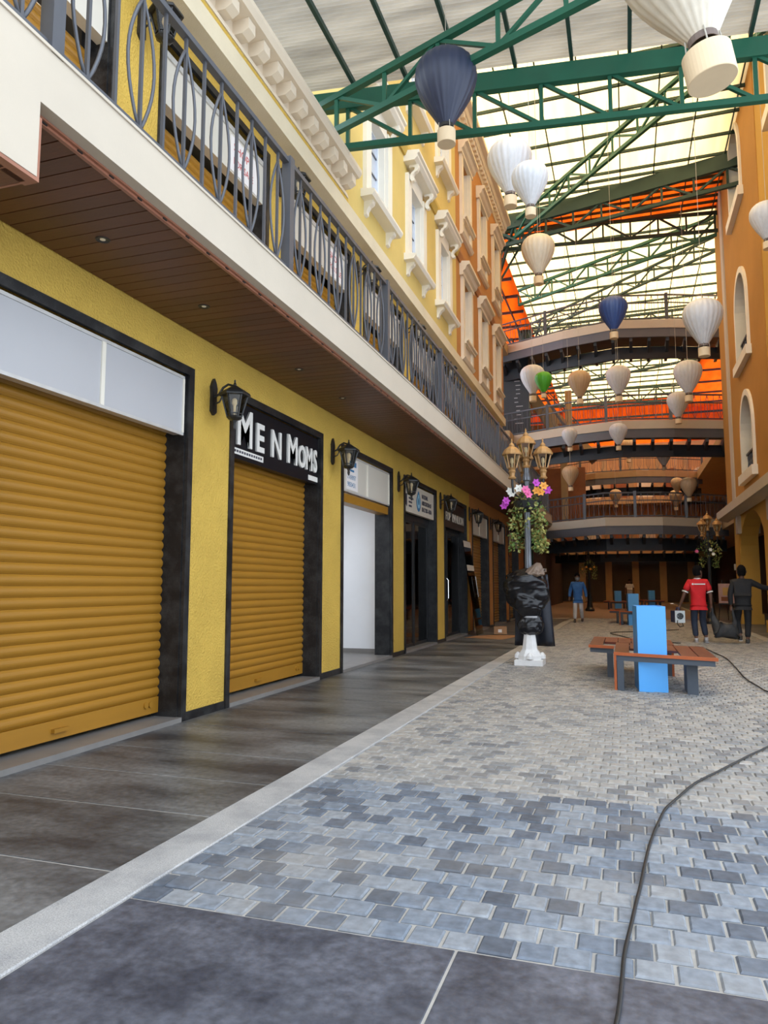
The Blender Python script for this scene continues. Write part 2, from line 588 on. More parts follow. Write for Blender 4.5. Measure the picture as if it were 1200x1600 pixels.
def gridwall(name, m, xf, th, y0, y1, z0, z1, holes, parent=None):
    """wall in the plane x = xf, th thick to its back, with rectangular openings; one connected mesh"""
    ys = sorted({y0, y1} | {h[0] for h in holes} | {h[1] for h in holes})
    zs = sorted({z0, z1} | {h[2] for h in holes} | {h[3] for h in holes})
    b = MB()
    idx = {}
    def V(i, j, k):
        if (i, j, k) not in idx:
            idx[(i, j, k)] = len(b.v)
            b.v.append((xf - th * k, ys[i], zs[j]))
        return idx[(i, j, k)]
    def full(i, j):
        if i < 0 or j < 0 or i >= len(ys) - 1 or j >= len(zs) - 1:
            return False
        cy = (ys[i] + ys[i + 1]) / 2
        cz = (zs[j] + zs[j + 1]) / 2
        return not any(h[0] < cy < h[1] and h[2] < cz < h[3] for h in holes)
    for i in range(len(ys) - 1):
        for j in range(len(zs) - 1):
            if not full(i, j):
                continue
            for k in (0, 1):
                b.f.append((V(i, j, k), V(i + 1, j, k), V(i + 1, j + 1, k), V(i, j + 1, k)))
            for (di, dj, p, q) in ((-1, 0, (i, j), (i, j + 1)), (1, 0, (i + 1, j), (i + 1, j + 1)), (0, -1, (i, j), (i + 1, j)), (0, 1, (i, j + 1), (i + 1, j + 1))):
                if not full(i + di, j + dj):
                    b.f.append((V(*p, 0), V(*q, 0), V(*q, 1), V(*p, 1)))
    return b.build(name, m, parent)


# ------------------------------------------------------------------ ground
W = -4.12           # face of the left shop wall
gb = MB().box(-9, -2.5, -0.5, 9, 66, -0.03).build('floor', M['grout'])
struct(gb, 'pale grout bed of the whole street floor between and under the paving')

# blue-grey setts: every stone an object
pav = MB().box(-2.02, 2.70, -0.03, 3.05, 4.70, -0.003).build('sett_paving_bed', M['grout'])
struct(pav, 'band of blue-grey square setts with pale joints across the street in the foreground')
sett_meshes = []
for k in range(5):
    b = MB()
    j = [rng.uniform(-0.004, 0.004) for _ in range(4)]
    b.bbox(-0.0620 + j[0], -0.0625 + j[1], -0.02, 0.0620 + j[2], 0.0625 + j[3], 0.004 + 0.002 * (k % 3), 0.007)
    sett_meshes.append(b.mesh('paving_sett', M['stone_blue']))
rest = MB()
pick = []
row = 0
y = 2.768
while y < 4.69:
    x = -2.02 + (0.066 if row % 2 == 0 else 0.133)
    if row % 2:
        h_ = link('paving_sett', sett_meshes[0], pav, (-1.986, y, 0))
        h_.scale = (0.46, 1, 1)
    while x < 3.0:
        if x < 0.85:
            o = link('paving_sett', sett_meshes[rng.randrange(5)], pav, (x, y, rng.uniform(-0.001, 0.002)), (0, 0, rng.uniform(-0.02, 0.02)))
        else:
            rest.bbox(x - .062, y - .0625, -0.02, x + .062, y + .0625, 0.005, 0.007)
            pick.append(rng.random())
        x += 0.1335
    y += 0.1372
    row += 1


def put_pick(me, pick, per):
    a = me.attributes.new('pick', 'FLOAT', 'FACE')
    vals = []
    for p in pick:
        vals += [p] * per
    a.data.foreach_set('value', vals)


o = rest.build('paving_setts_beyond', M['stone_blue_many'], pav)
put_pick(o.data, pick, 10)
tag(o, kind='stuff')

# pale worn setts further on
pav2 = MB().box(-2.02, 4.70, -0.03, 3.05, 31.0, -0.006).build('pale_sett_paving_bed', M['grout'])
struct(pav2, 'dusty pale setts covering the street beyond the blue-grey band')
far = MB()
pick = []
y = 4.765
row = 0
while y < 30.9:
    step = 0.122
    x = -2.02 + (0.061 if row % 2 else 0.12)
    while x < 3.0:
        j = [rng.uniform(-0.005, 0.005) for _ in range(4)]
        z = 0.002 + rng.uniform(-0.002, 0.003)
        far.bbox(x - .0545 + j[0], y - .0535 + j[1], -0.02, x + .0545 + j[2], y + .0535 + j[3], z, 0.008)
        pick.append(rng.random())
        x += 0.1195
    y += step
    row += 1
o = far.build('pale_paving_setts', M['stone_white'], pav2)
put_pick(o.data, pick, 10)
tag(o, kind='stuff')

fore = MB().box(-2.02, -2.5, -0.03, 3.05, 2.695, 0.001).build('foreground_slab_bed', M['grout'])
struct(fore, 'large blue-black stone slabs crossing the street at the bottom of the photo')
for (x0, x1) in ((-2.015, -0.627), (-0.617, 0.78), (0.79, 2.1), (2.11, 3.05)):
    for (y0, y1) in ((1.62, 2.688), (0.55, 1.61), (-0.5, 0.54)):
        MB().bbox(x0, y0, -0.03, x1, y1, 0.004, 0.003).build('paving_slab', M['slab_blue'], fore)

walk = MB().box(W, -2.5, -0.03, -2.27, 31, 0.003).build('left_pavement_bed', M['grout'])
struct(walk, 'dark slate pavement with thin pale joints running along the left shopfronts')
ys = [-0.5, 0.4, 1.25, 2.08, 2.9, 3.73, 4.42, 5.12, 6.09]
while ys[-1] < 30:
    ys.append(ys[-1] + 0.92)
for a, c in zip(ys[:-1], ys[1:]):
    MB().bbox(W + 0.02, a + 0.006, -0.03, -2.275, c - 0.006, 0.006, 0.003).build('paving_slab', M['slab'], walk)
kb = MB().bbox(-2.27, -2.5, -0.05, -2.02, 27.5, 0.012, 0.006).build('kerb_strip', M['kerb'])
struct(kb, 'pale granite kerb strip between the dark left pavement and the setts')
kb2 = MB().prism([(-2.27, 27.5), (-2.02, 27.5), (-1.55, 31.0), (-1.85, 31.0)], 'z', -0.05, 0.012).build('kerb_strip', M['kerb'])
struct(kb2, 'pale kerb strip bending towards the walking man in the blue shirt')
kb3 = MB().bbox(3.05, -2.5, -0.05, 3.3, 30, 0.012, 0.006).build('kerb_strip', M['kerb'])
struct(kb3, 'pale granite kerb strip at the foot of the right building')
wr = MB().bbox(3.3, -2.5, -0.05, 8.5, 60, 0.006, 0.003).build('right_pavement', M['slab'])
struct(wr, 'dark pavement running under the arcade on the right')
wf = MB().bbox(-8.5, 31.0, -0.05, 3.05, 62, 0.004, 0.002).build('rear_street_floor', mat('reddish_rear_paving', (0.20, 0.135, 0.10), 0.5, var=0.25, vs=1.2))
struct(wf, 'reddish brown paving of the street beyond the footbridges')

# ------------------------------------------------------------------ left building, ground floor
PITCH = 3.315
pill = [(6.235 + PITCH * k, 6.965 + PITCH * k) for k in range(-2, 8)]
openings = [(pill[k][1] + 0.085, pill[k + 1][0] - 0.085) for k in range(len(pill) - 1)]
holes = [(a - 0.06, c + 0.06, 0.0, 3.47) for a, c in openings]
wl = gridwall('wall_left', M['yellow'], W, 0.28, -2.0, 19.9, 0.0, 3.9, [h for h in holes if h[1] < 19.9] + [(19.85, 19.9, 0, 3.47)])
struct(wl, 'rough yellow plaster wall with shop openings along the left pavement')
wl2 = gridwall('wall_left', M['brown_wall'], W, 0.28, 19.9, 31.0, 0.0, 3.9, [h for h in holes if h[0] > 19.9])
struct(wl2, 'ochre brown plaster wall with shop openings at the far end of the left pavement')
bk = MB().box(-9.0, -2.0, 0, -8.8, 31, 3.86).build('wall_left_back', M['room_dark'])
struct(bk, 'dim back wall inside the left shops')
for yy in (-2.1, 31.0):
    bk = MB().box(-9.0, yy, 0, W - 0.01, yy + 0.1, 3.86).build('wall_left_end', M['dark_interior'])
    struct(bk, 'dark end wall of the left shop row' + (' behind the camera' if yy < 0 else ' at the far end'))
for k, (a, c) in enumerate(pill):
    if c < 0:
        continue
    MB().box(W - 0.01, a + 0.0, 0.0, W + 0.014, c, 0.085).build('plinth', M['granite'], wl if c < 19.9 else wl2)

slat_cache = {}


def slat_mesh(w, pitch):
    key = (round(w, 3), pitch)
    if key not in slat_cache:
        prof = []
        h = pitch
        for i in range(7):
            t = i / 6
            prof.append((0.004 + 0.017 * math.sin(PI * t) ** 0.8, 0.006 + (h - 0.012) * t))
        poly = [(-0.006, 0.0)] + [(0.0, 0.0)] + [(px, pz) for px, pz in prof] + [(0.0, h - 0.002), (-0.006, h - 0.002)]
        b = MB()
        n = len(poly)
        b.add([(px, 0, pz) for px, pz in poly] + [(px, w, pz) for px, pz in poly],
              [tuple(range(n)), tuple(reversed(range(n, 2 * n)))] + [(i, (i + 1) % n, (i + 1) % n + n, i + n) for i in range(n)])
        slat_cache[key] = b.mesh('slat', M['shutter'])
    return slat_cache[key]


def shutter(parent, y0, y1, x, z0, z1, pitch=0.0885, each=True, bar=True):
    s = MB().box(x - 0.03, y0, z0, x - 0.012, y1, z1).build('shutter_curtain', M['shutter_gap'], parent)
    zb = z0
    if bar:
        MB().box(x - 0.012, y0, z0, x + 0.016, y1, z0 + 0.15).build('bottom_bar', M['shutter'], s)
        MB().box(x + 0.016, y0 + 0.42 * (y1 - y0), z0 + 0.055, x + 0.05, y0 + 0.42 * (y1 - y0) + 0.16, z0 + 0.085).build('pull_handle', M['shutter'], s)
        for q in (0.20, 0.13):
            b = MB()
            b.lathe([(0.022, 0), (0.03, 0.0), (0.03, 0.016), (0.018, 0.016)], 12, (0, 0, 0))
            h = b.build('lock_hasp', M['shutter'], s)
            h.location = (x + 0.016, y1 - q, z0 + 0.09)
            h.rotation_euler = (0, R(90), 0)
        zb = z0 + 0.152
    n = int((z1 - zb) / pitch)
    if each:
        me = slat_mesh(y1 - y0, pitch)
        for i in range(n):
            link('slat', me, s, (x, y0, zb + i * pitch))
    else:
        b = MB()
        for i in range(n):
            b.prism([(x, zb + i * pitch), (x + 0.02, zb + (i + .5) * pitch), (x, zb + (i + .95) * pitch)][::1], 'y', y0, y1)
        tag(b.build('slats', M['shutter'], s), kind='stuff')
    return s


def prism_xz(poly, y0, y1):
    return MB().prism(poly, 'y', y0, y1)


def granite_frame(root, y0, y1, z0=0.0, ztop=3.41, x=W, depth=0.26, tw=0.085):
    zt = ztop + tw
    MB().box(x - 0.02, y0 - tw, z0, x + 0.02, y0, zt).build('frame_jamb', M['granite'], root)
    MB().box(x - 0.02, y1, z0, x + 0.02, y1 + tw, zt).build('frame_jamb', M['granite'], root)
    MB().box(x - 0.02, y0, ztop, x + 0.02, y1, zt).build('frame_lintel', M['granite'], root)
    MB().box(x - depth - 0.05, y1 - 0.012, z0, x - 0.0205, y1 + 0.03, ztop).build('reveal', M['granite'], root)
    MB().box(x - depth - 0.05, y0 - 0.03, z0, x - 0.0205, y0 + 0.012, ztop).build('reveal', M['granite'], root)
    if z0 < 1:
        MB().box(x - depth - 0.05, y0, z0 + 0.0, x + 0.03, y1, z0 + 0.05).build('threshold', M['tile'], root)


def sign_panels(name, label, y0, y1, z0, z1, x, n=2, panel='panel'):
    t = thing(name, label, 'sign', (x, y0, z0))
    w = y1 - y0
    h = z1 - z0
    MB().box(-0.10, 0.01, 0.01, -0.012, w - 0.01, h - 0.01).build('light_box', M['panel_frame'], t)
    st = 0.028
    MB().box(-0.012, 0, 0, 0.012, w, st).build('bottom_rail', M['panel_frame'], t)
    MB().box(-0.012, 0, h - st, 0.012, w, h).build('top_rail', M['panel_frame'], t)
    for i in range(n + 1):
        p = w * i / n
        a = max(0, p - 0.022)
        c = min(w, p + 0.022)
        MB().box(-0.012, a, st, 0.014, c, h - st).build('stile', M['white_trim'], t)
    for i in range(n):
        MB().box(-0.012, w * i / n + 0.022, st, 0.001, w * (i + 1) / n - 0.022, h - st).build('face_panel', M[panel], t)
    return t


SX = W - 0.03       # plane of the sign faces
desc = {1: 'shop opening nearest the camera with a closed ochre roller shutter in a black granite frame',
        2: 'closed ochre roller shutter in a black granite frame under the black lettered sign',
        3: 'open shop doorway in a black granite frame showing a bare white room',
        4: 'shopfront with black framed glass doors and dim desks inside',
        5: 'shopfront with a glass door and a pinkish brown panel under the dark brown sign',
        6: 'shuttered shopfront behind the leaning glass door',
        7: 'shuttered shopfront just past the leaning glass door, between ochre brown pillars',
        8: 'shuttered shopfront farthest along the left pavement, half hidden by the wrapped lamp base'}
for k in range(1, 9):
    y0, y1 = openings[k]
    root = thing('shopfront', desc[k], 'shopfront', (0, 0, 0))
    granite_frame(root, y0, y1)
    if k in (1, 2):
        shutter(root, y0 + 0.012, y1 - 0.012, W - 0.245, 0.09, 2.95)
    elif k >= 6:
        shutter(root, y0 + 0.012, y1 - 0.012, W - 0.245, 0.07, 2.95, each=False, bar=False)
    if k in (3, 4, 5):
        xw = -8.2
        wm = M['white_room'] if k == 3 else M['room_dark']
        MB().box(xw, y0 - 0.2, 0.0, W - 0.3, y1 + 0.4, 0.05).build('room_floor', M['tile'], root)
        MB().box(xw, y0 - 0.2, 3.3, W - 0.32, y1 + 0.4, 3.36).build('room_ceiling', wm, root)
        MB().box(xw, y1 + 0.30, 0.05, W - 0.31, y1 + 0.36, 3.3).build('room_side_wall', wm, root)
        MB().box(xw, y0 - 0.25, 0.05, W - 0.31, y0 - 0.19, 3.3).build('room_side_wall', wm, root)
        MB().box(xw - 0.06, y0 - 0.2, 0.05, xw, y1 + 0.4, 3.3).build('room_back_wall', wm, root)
    if k == 3:
        MB().box(xw, y1 + 0.285, 0.05, W - 0.31, y1 + 0.30, 0.13).build('skirting', M['tile'], root)
        MB().box(W - 0.25, y0 + 0.013, 2.62, W - 0.05, y1 - 0.013, 2.76).build('lowered_shutter_edge', M['shutter'], root)
        # the room's ceiling light
        ld = D.lights.new('room_light', 'AREA')
        ld.energy = 22
        ld.size = 1.0
        ld.color = (0.95, 0.97, 1.0)
        lo = D.objects.new('room_light', ld)
        COL.objects.link(lo)
        lo.location = (-6.0, (y0 + y1) / 2 - 0.4, 3.25)
        lo.parent = root
    if k in (4, 5):
        ym = y0 + (0.52 if k == 4 else 0.40) * (y1 - y0)
        xg = W - 0.20
        for a, c in ((y0 + 0.012, ym - 0.03), (ym + 0.03, y1 - 0.02)):
            dr = MB().box(xg - 0.006, a + 0.05, 0.12, xg + 0.006, c - 0.05, 2.62).build('glass_door', M['glass'], root)
            for q in (a, c - 0.05):
                MB().box(xg - 0.02, q, 0.055, xg + 0.02, q + 0.05, 2.68).build('door_stile', M['alu_black'], dr)
            for q in (0.055, 2.62):
                MB().box(xg - 0.02, a + 0.05, q, xg + 0.02, c - 0.05, q + 0.06).build('door_rail', M['alu_black'], dr)
        MB().box(xg - 0.03, ym - 0.03, 0.05, xg + 0.03, ym + 0.03, 2.68).build('mullion', M['alu_black'], root)
        MB().box(xg - 0.04, y0 + 0.012, 2.68, xg + 0.04, y1 - 0.012, 2.80).build('transom', M['alu_black'], root)
        if k == 5:
            MB().box(xg - 0.30, ym + 0.10, 0.05, xg - 0.22, ym + 0.75, 2.6).build('inner_panel', M['pink_door'], root)
            MB().tube([(xg + 0.03, ym - 0.10, 0.95), (xg + 0.07, ym - 0.10, 1.0), (xg + 0.07, ym - 0.10, 1.45), (xg + 0.03, ym - 0.10, 1.5)], 0.012, 6).build('pull_handle', M['chrome'], root)
for k in (4,):
    y0, y1 = openings[k]
    t = thing('office_desk', 'pale office desk seen through the black framed glass doors', 'desk', (-5.6, y0 + 1.1, 0.05))
    MB().box(-0.35, -0.9, 0.70, 0.35, 0.9, 0.74).build('desk_top', M['white_trim'], t)
    for sy in (-0.85, 0.80):
        MB().box(-0.32, sy, 0, 0.32, sy + 0.05, 0.70).build('side_panel', M['white_trim'], t)
    t = thing('computer_monitor', 'small bluish computer monitor on the desk behind the glass doors', 'monitor', (-5.6, y0 + 0.75, 0.79))
    MB().box(-0.1, -0.1, 0, 0.1, 0.1, 0.02).box(-0.03, -0.03, 0.02, 0.0, 0.03, 0.14).build('stand', M['alu_black'], t)
    MB().box(-0.02, -0.28, 0.12, 0.02, 0.28, 0.46).build('screen', M['ink_light_blue'], t)
    t = thing('storage_box', 'white storage box on the desk behind the glass doors', 'box', (-5.55, y0 + 1.55, 0.79))
    MB().box(-0.15, -0.2, 0, 0.15, 0.2, 0.25).build('box_body', M['paper'], t)
    MB().box(-0.16, -0.21, 0.25, 0.16, 0.21, 0.29).build('box_lid', M['white_trim'], t)

# signs over the ground-floor shops
sign_panels('shop_sign', 'blank grey two-panel sign box over the nearest roller shutter', openings[1][0] + 0.01, openings[1][1] - 0.03, 2.79, 3.39, SX)


def place_text(parent, txt, y, z, size, m, x=0.0, depth=0.012, sx=1.0, bold=0.0, name='lettering'):
    me = text_mesh(txt, size, m, depth, bold=bold)
    o = link(name, me, parent, (x, y, z), (R(90), 0, R(90)))
    o.scale = (sx, 1, 1)
    return o


y0, y1 = openings[2]
t = thing('shop_sign', 'black sign board with big off-white letters reading Me N Moms', 'sign', (SX, y0 + 0.01, 2.74))
MB().box(-0.10, 0, 0, 0.0, y1 - y0 - 0.02, 0.66).build('sign_board', M['sign_black'], t)
for txt, yy, zz, sz, sx in (('M', 0.12, 0.17, 0.60, 0.84), ('E', 0.58, 0.17, 0.47, 0.90), ('N', 0.97, 0.17, 0.47, 0.82), ('M', 1.42, 0.17, 0.52, 0.80), ('O', 1.76, 0.17, 0.41, 0.72), ('M', 2.00, 0.17, 0.43, 0.66), ('S', 2.25, 0.17, 0.43, 0.66)):
    place_text(t, txt, yy - 0.05, zz, sz, M['sign_white'], 0.013, 0.012, sx, bold=0.012, name='letter')
p = MB().box(0.0, 0.03, 0.05, 0.006, 0.75, 0.12).build('white_strip', M['sign_white'], t)
for q in range(12):
    MB().box(0.006, 0.055 + 0.056 * q, 0.072, 0.008, 0.095 + 0.056 * q, 0.10).build('small_print', M['ink'], p)
MB().box(0.0, y1 - y0 - 0.34, 0.03, 0.006, y1 - y0 - 0.03, 0.10).build('white_strip', M['sign_white'], t)

y0, y1 = openings[3]
t = sign_panels('shop_sign', 'grey sign box with a printed white notice over the open white room', y0 + 0.01, y1 - 0.03, 2.78, 3.39, SX, 2, 'panel_warm')
MB().box(0.002, 0.20, 0.05, 0.006, 0.72, 0.56).build('paper_notice', M['paper'], t)
for i, (s, sz) in enumerate((('7769097', 0.11), ('9850431', 0.11))):
    place_text(t, s, 0.24, 0.22 - i * 0.12, sz, M['ink_blue'], 0.007, 0.001, 0.98)
for a_, b_, c_, e_ in ((0.25, 0.64, 0.44, 0.52), (0.36, 0.54, 0.35, 0.385)):
    MB().box(0.006, a_, c_, 0.0075, b_, e_).build('print_line', M['ink_blue'], t)

y0, y1 = openings[4]
t = thing('shop_sign', 'cream sign board with a blue drop emblem and three lines of dark lettering', 'sign', (SX, y0 + 0.01, 2.80))
MB().box(-0.08, 0, 0, 0.0, y1 - y0 - 0.04, 0.58).build('sign_board', M['sign_cream'], t)
MB().prism([(0.08, 0.10), (0.16, 0.14), (0.24, 0.10), (0.24, 0.36), (0.08, 0.36)], 'x', 0.001, 0.006).build('dark_ribbon', M['ink'], t)
place_text(t, 'VIP', 0.36, 0.40, 0.13, M['ink'], 0.003, 0.002, 0.9)
for i in range(3):
    MB().box(0.001, 0.36, 0.27 - i * 0.08, 0.004, 0.36 + (0.34, 0.24, 0.22)[i], 0.31 - i * 0.08).build('print_line', M['ink'], t)
def drop(r, h):
    return [(r * math.sin(2 * PI * i / 20) * (1 if math.cos(2 * PI * i / 20) < 0 else (1 - 0.55 * math.cos(2 * PI * i / 20))), h * math.cos(2 * PI * i / 20)) for i in range(20)]
for r, h, mm, e in ((0.17, 0.22, 'ink_blue', 0.004), (0.12, 0.15, 'ink_light_blue', 0.006), (0.055, 0.08, 'ink_blue', 0.008)):
    MB().prism([(1.10 + a, 0.29 + c) for a, c in drop(r, h)], 'x', 0.0005, e).build('emblem', M[mm], t)
for i, s in enumerate(('NATIONAL', 'ASSOCIATION OF', 'REALTORS - INDIA')):
    place_text(t, s, 1.36, 0.385 - i * 0.14, 0.125, M['ink'], 0.003, 0.002, 0.78, bold=0.004)

y0, y1 = openings[5]
t = thing('shop_sign', 'dark brown sign board lettered FOP PAVILION over the pinkish panel', 'sign', (SX, y0 + 0.01, 2.74))
MB().box(-0.08, 0, 0, 0.0, y1 - y0 - 0.04, 0.66).build('sign_board', M['sign_brown'], t)
place_text(t, 'FOP', 0.20, 0.18, 0.30, M['sign_cream'], 0.006, 0.006, 1.02)
place_text(t, 'PAVILION', 0.92, 0.18, 0.30, M['sign_cream'], 0.006, 0.006, 1.02)
for k, s in ((6, 'blank sign box with pale edge strips above the leaning glass door'), (7, 'blank sign box with pale edge strips over the second-last shutter'), (8, 'blank sign box with pale edge strips over the farthest left shutter')):
    sign_panels('shop_sign', s, openings[k][0] + 0.01, openings[k][1] - 0.03, 2.78, 3.39, SX, 2, 'panel_warm')


# wall lanterns
def make_lantern(label):
    t = thing('wall_lantern', label, 'lamp', (0, 0, 0), 0, 'black wall lanterns')
    b = MB()
    b.prism([(-0.05, -0.16), (0.0, -0.20), (0.05, -0.16), (0.045, 0.0), (0.055, 0.10), (0.03, 0.16), (0.0, 0.20), (-0.03, 0.16), (-0.055, 0.10), (-0.045, 0.0)], 'x', 0, 0.03)
    b.build('back_plate', M['black_iron'], t)
    MB().tube([(0.02, 0, 0.0), (0.08, 0, 0.02), (0.13, 0, 0.09), (0.19, 0, 0.12), (0.25, 0, 0.10), (0.27, 0, 0.06)], 0.013, 8).build('arm', M['black_iron'], t)
    MB().tube([(0.03, 0, -0.08), (0.09, 0, -0.06), (0.12, 0, 0.0), (0.10, 0, 0.06)], 0.009, 8).build('scroll', M['black_iron'], t)
    cx = 0.27
    b = MB()
    b.lathe([(0.03, 0.095), (0.055, 0.08), (0.10, 0.055), (0.155, 0.02), (0.165, 0.0), (0.165, -0.015), (0.13, -0.02)], 6, (cx, 0, 0.0), rot=R(30))
    b.lathe([(0.012, 0.09), (0.02, 0.11), (0.008, 0.135), (0.012, 0.15), (0.003, 0.165)], 8, (cx, 0, 0.0))
    b.build('lantern_roof', M['black_iron'], t)
    b = MB()
    for j in range(6):
        a = R(30) + j * PI / 3
        c = R(30) + (j + 1) * PI / 3
        b.beam((cx + .135 * math.cos(a), .135 * math.sin(a), -0.015), (cx + .075 * math.cos(a), .075 * math.sin(a), -0.235), 0.014, 0.014)
        b.beam((cx + .082 * math.cos(a), .082 * math.sin(a), -0.205), (cx + .082 * math.cos(c), .082 * math.sin(c), -0.205), 0.012, 0.012)
    b.build('cage', M['black_iron'], t)
    g = MB().lathe([(0.128, -0.018), (0.07, -0.232)], 6, (cx, 0, 0), rot=R(30), cap=False).build('lantern_glass', M['glass_amber'], t)
    MB().lathe([(0.08, -0.23), (0.085, -0.245), (0.06, -0.265), (0.03, -0.275), (0.018, -0.30), (0.022, -0.33), (0.014, -0.36), (0.005, -0.375)], 8, (cx, 0, 0)).build('finial', M['black_iron'], t)
    MB().lathe([(0.012, -0.22), (0.016, -0.12), (0.03, -0.09), (0.026, -0.05), (0.01, -0.035)], 8, (cx, 0, 0), ).build('bulb', M['bulb'], t)
    return t


LAMPLAB = ['black wall lantern on the yellow pillar between the two ochre shutters', 'black wall lantern beside the notice over the open white room', 'black wall lantern overlapping the cream sign with the drop emblem',
           'black wall lantern beside the dark brown FOP PAVILION sign', 'black wall lantern above the leaning glass door', 'black wall lantern on the first ochre brown pillar', 'black wall lantern on the second ochre brown pillar', 'black wall lantern on the farthest ochre brown pillar']
lant = make_lantern(LAMPLAB[0])
lant.location = (W, 6.60, 3.30)
for k in range(1, 8):
    c = copy_tree(lant)
    c.location = (W, 6.60 + PITCH * k, 3.30)
    c['label'] = LAMPLAB[k]

# ------------------------------------------------------------------ balcony
XB = -2.90          # face of the balcony fascia
fas = MB()
# fascia: deep near the camera, shallow further on
fas.prism([(-2.0, 3.46), (2.885, 3.46), (2.885, 3.885), (31.0, 3.885), (31.0, 4.215), (-2.0, 4.215)], 'x', XB - 0.10, XB)
fo = fas.build('balcony_fascia', M['cream'])
struct(fo, 'cream plastered edge beam of the left balcony with a deeper step near the camera')
MB().box(XB - 0.02, -2, 4.215, XB + 0.012, 31, 4.235).build('drip_edge', M['cream'], fo)
bs = MB().box(-9.0, -2.0, 3.91, XB - 0.1, 31.0, 4.20).build('balcony_floor', M['cream_rough'])
struct(bs, 'concrete floor slab of the left balcony')
sf = MB().box(W + 0.002, -2.0, 3.885, XB - 0.10, 31.0, 3.908).build('ceiling', M['dark_interior'])
struct(sf, 'dark stained timber plank soffit under the left balcony')
me = MB().prism([(0, 0), (0.129, 0), (0.129, 0.016), (0, 0.016)], 'x', W + 0.012, -3.03).mesh('soffit_plank', M['wood'])
y = 2.90
while y < 30.9:
    link('soffit_plank', me, sf, (0, y, 3.866))
    y += 0.138
# dropped near part
sd = MB().box(W + 0.002, -2.0, 3.455, XB - 0.10, 2.88, 3.47).build('ceiling_dropped', M['dark_interior'])
struct(sd, 'lower timber plank soffit at the top left edge of the photo')
me2 = MB().prism([(0, 0), (0.129, 0), (0.129, 0.016), (0, 0.016)], 'x', W + 0.012, -2.96).mesh('soffit_plank', M['wood'])
y = 2.74
while y > 0.8:
    link('soffit_plank', me2, sd, (0, y, 3.438))
    y -= 0.138
MB().box(W + 0.01, 2.875, 3.44, XB - 0.1, 2.89, 3.885).build('step_face', M['copper'], sd)
cp = MB().box(-3.03, 2.89, 3.856, -3.005, 31, 3.885).build('trim_1', M['copper'])
struct(cp, 'copper brown metal edging along the outer side of the plank soffit')
MB().box(-3.005, 2.89, 3.872, -2.985, 31, 3.885).build('edging_lip', M['copper'], cp)
yy = 3.0
while yy < 14:
    MB().box(-3.008, yy, 3.862, -2.998, yy + 0.04, 3.872).build('fixing_clip', M['black_iron'], cp)
    yy += 0.28
cp = MB().box(XB - 0.10, -2, 3.438, XB - 0.004, 2.905, 3.46).build('trim_2', M['copper'])
struct(cp, 'copper brown edging along the lower step of the balcony edge')
MB().box(XB - 0.05, 2.886, 3.46, XB - 0.004, 2.905, 3.80).build('edging_upright', M['copper'], cp)
SPLAB = ['nearest small round downlight in the plank soffit', 'second small round downlight from the camera in the plank soffit', 'third small round downlight from the camera in the plank soffit', 'fourth small round downlight from the camera in the plank soffit']
for k, yy in enumerate((4.25, 5.62, 7.68, 9.08)):
    t = thing('downlight', SPLAB[k], 'lamp', (-3.62, yy, 3.866), 0, 'soffit downlights')
    MB().lathe([(0.022, 0.0), (0.05, -0.006), (0.055, 0.0), (0.05, 0.004)], 16).build('rim', M['black_iron'], t)
    MB().lathe([(0.002, -0.004), (0.02, -0.003), (0.022, 0.002)], 12).build('lens', M['bulb'], t)

# railing of the balcony
rail = thing('balcony_railing', 'long grey steel balcony railing with bowed lens-shaped bars on the left', 'railing', (XB - 0.04, 0, 4.235))
RH = 1.06
PSP = 2.96
posts = [2.985 + PSP * k for k in range(-1, 10)]
MB().box(-0.03, posts[0], RH, 0.03, posts[-1], RH + 0.045).build('top_rail', M['rail'], rail)
MB().box(-0.018, posts[0], 0.02, 0.018, posts[-1], 0.055).build('bottom_rail', M['rail'], rail)
pm = MB().box(-0.045, -0.045, -0.02, 0.045, 0.045, RH + 0.07).mesh('post', M['rail'])
bm_ = MB().box(-0.011, -0.011, 0.055, 0.011, 0.011, RH).mesh('baluster', M['rail'])


def bow_mesh(sgn, n=10):
    b = MB()
    pts = []
    for i in range(n + 1):
        t = i / n
        pts.append((0, sgn * (0.012 + 0.125 * math.sin(PI * t) ** 0.9), 0.055 + t * (RH - 0.16)))
    b.tube(pts, 0.0125, 6)
    return b.mesh('bowed_bar', M['rail'], True)


bowL, bowR = bow_mesh(-1), bow_mesh(1)
for i, py in enumerate(posts):
    link('post', pm, rail, (0, py, 0))
    if i == len(posts) - 1:
        continue
    for q in range(6):
        c = py + PSP * (q + 0.55) / 6
        link('baluster', bm_, rail, (0, c, 0))
        link('bowed_bar', bowL, rail, (0, c, 0))
        link('bowed_bar', bowR, rail, (0, c, 0))
        if q < 5:
            link('baluster', bm_, rail, (0, c + PSP / 12, 0))

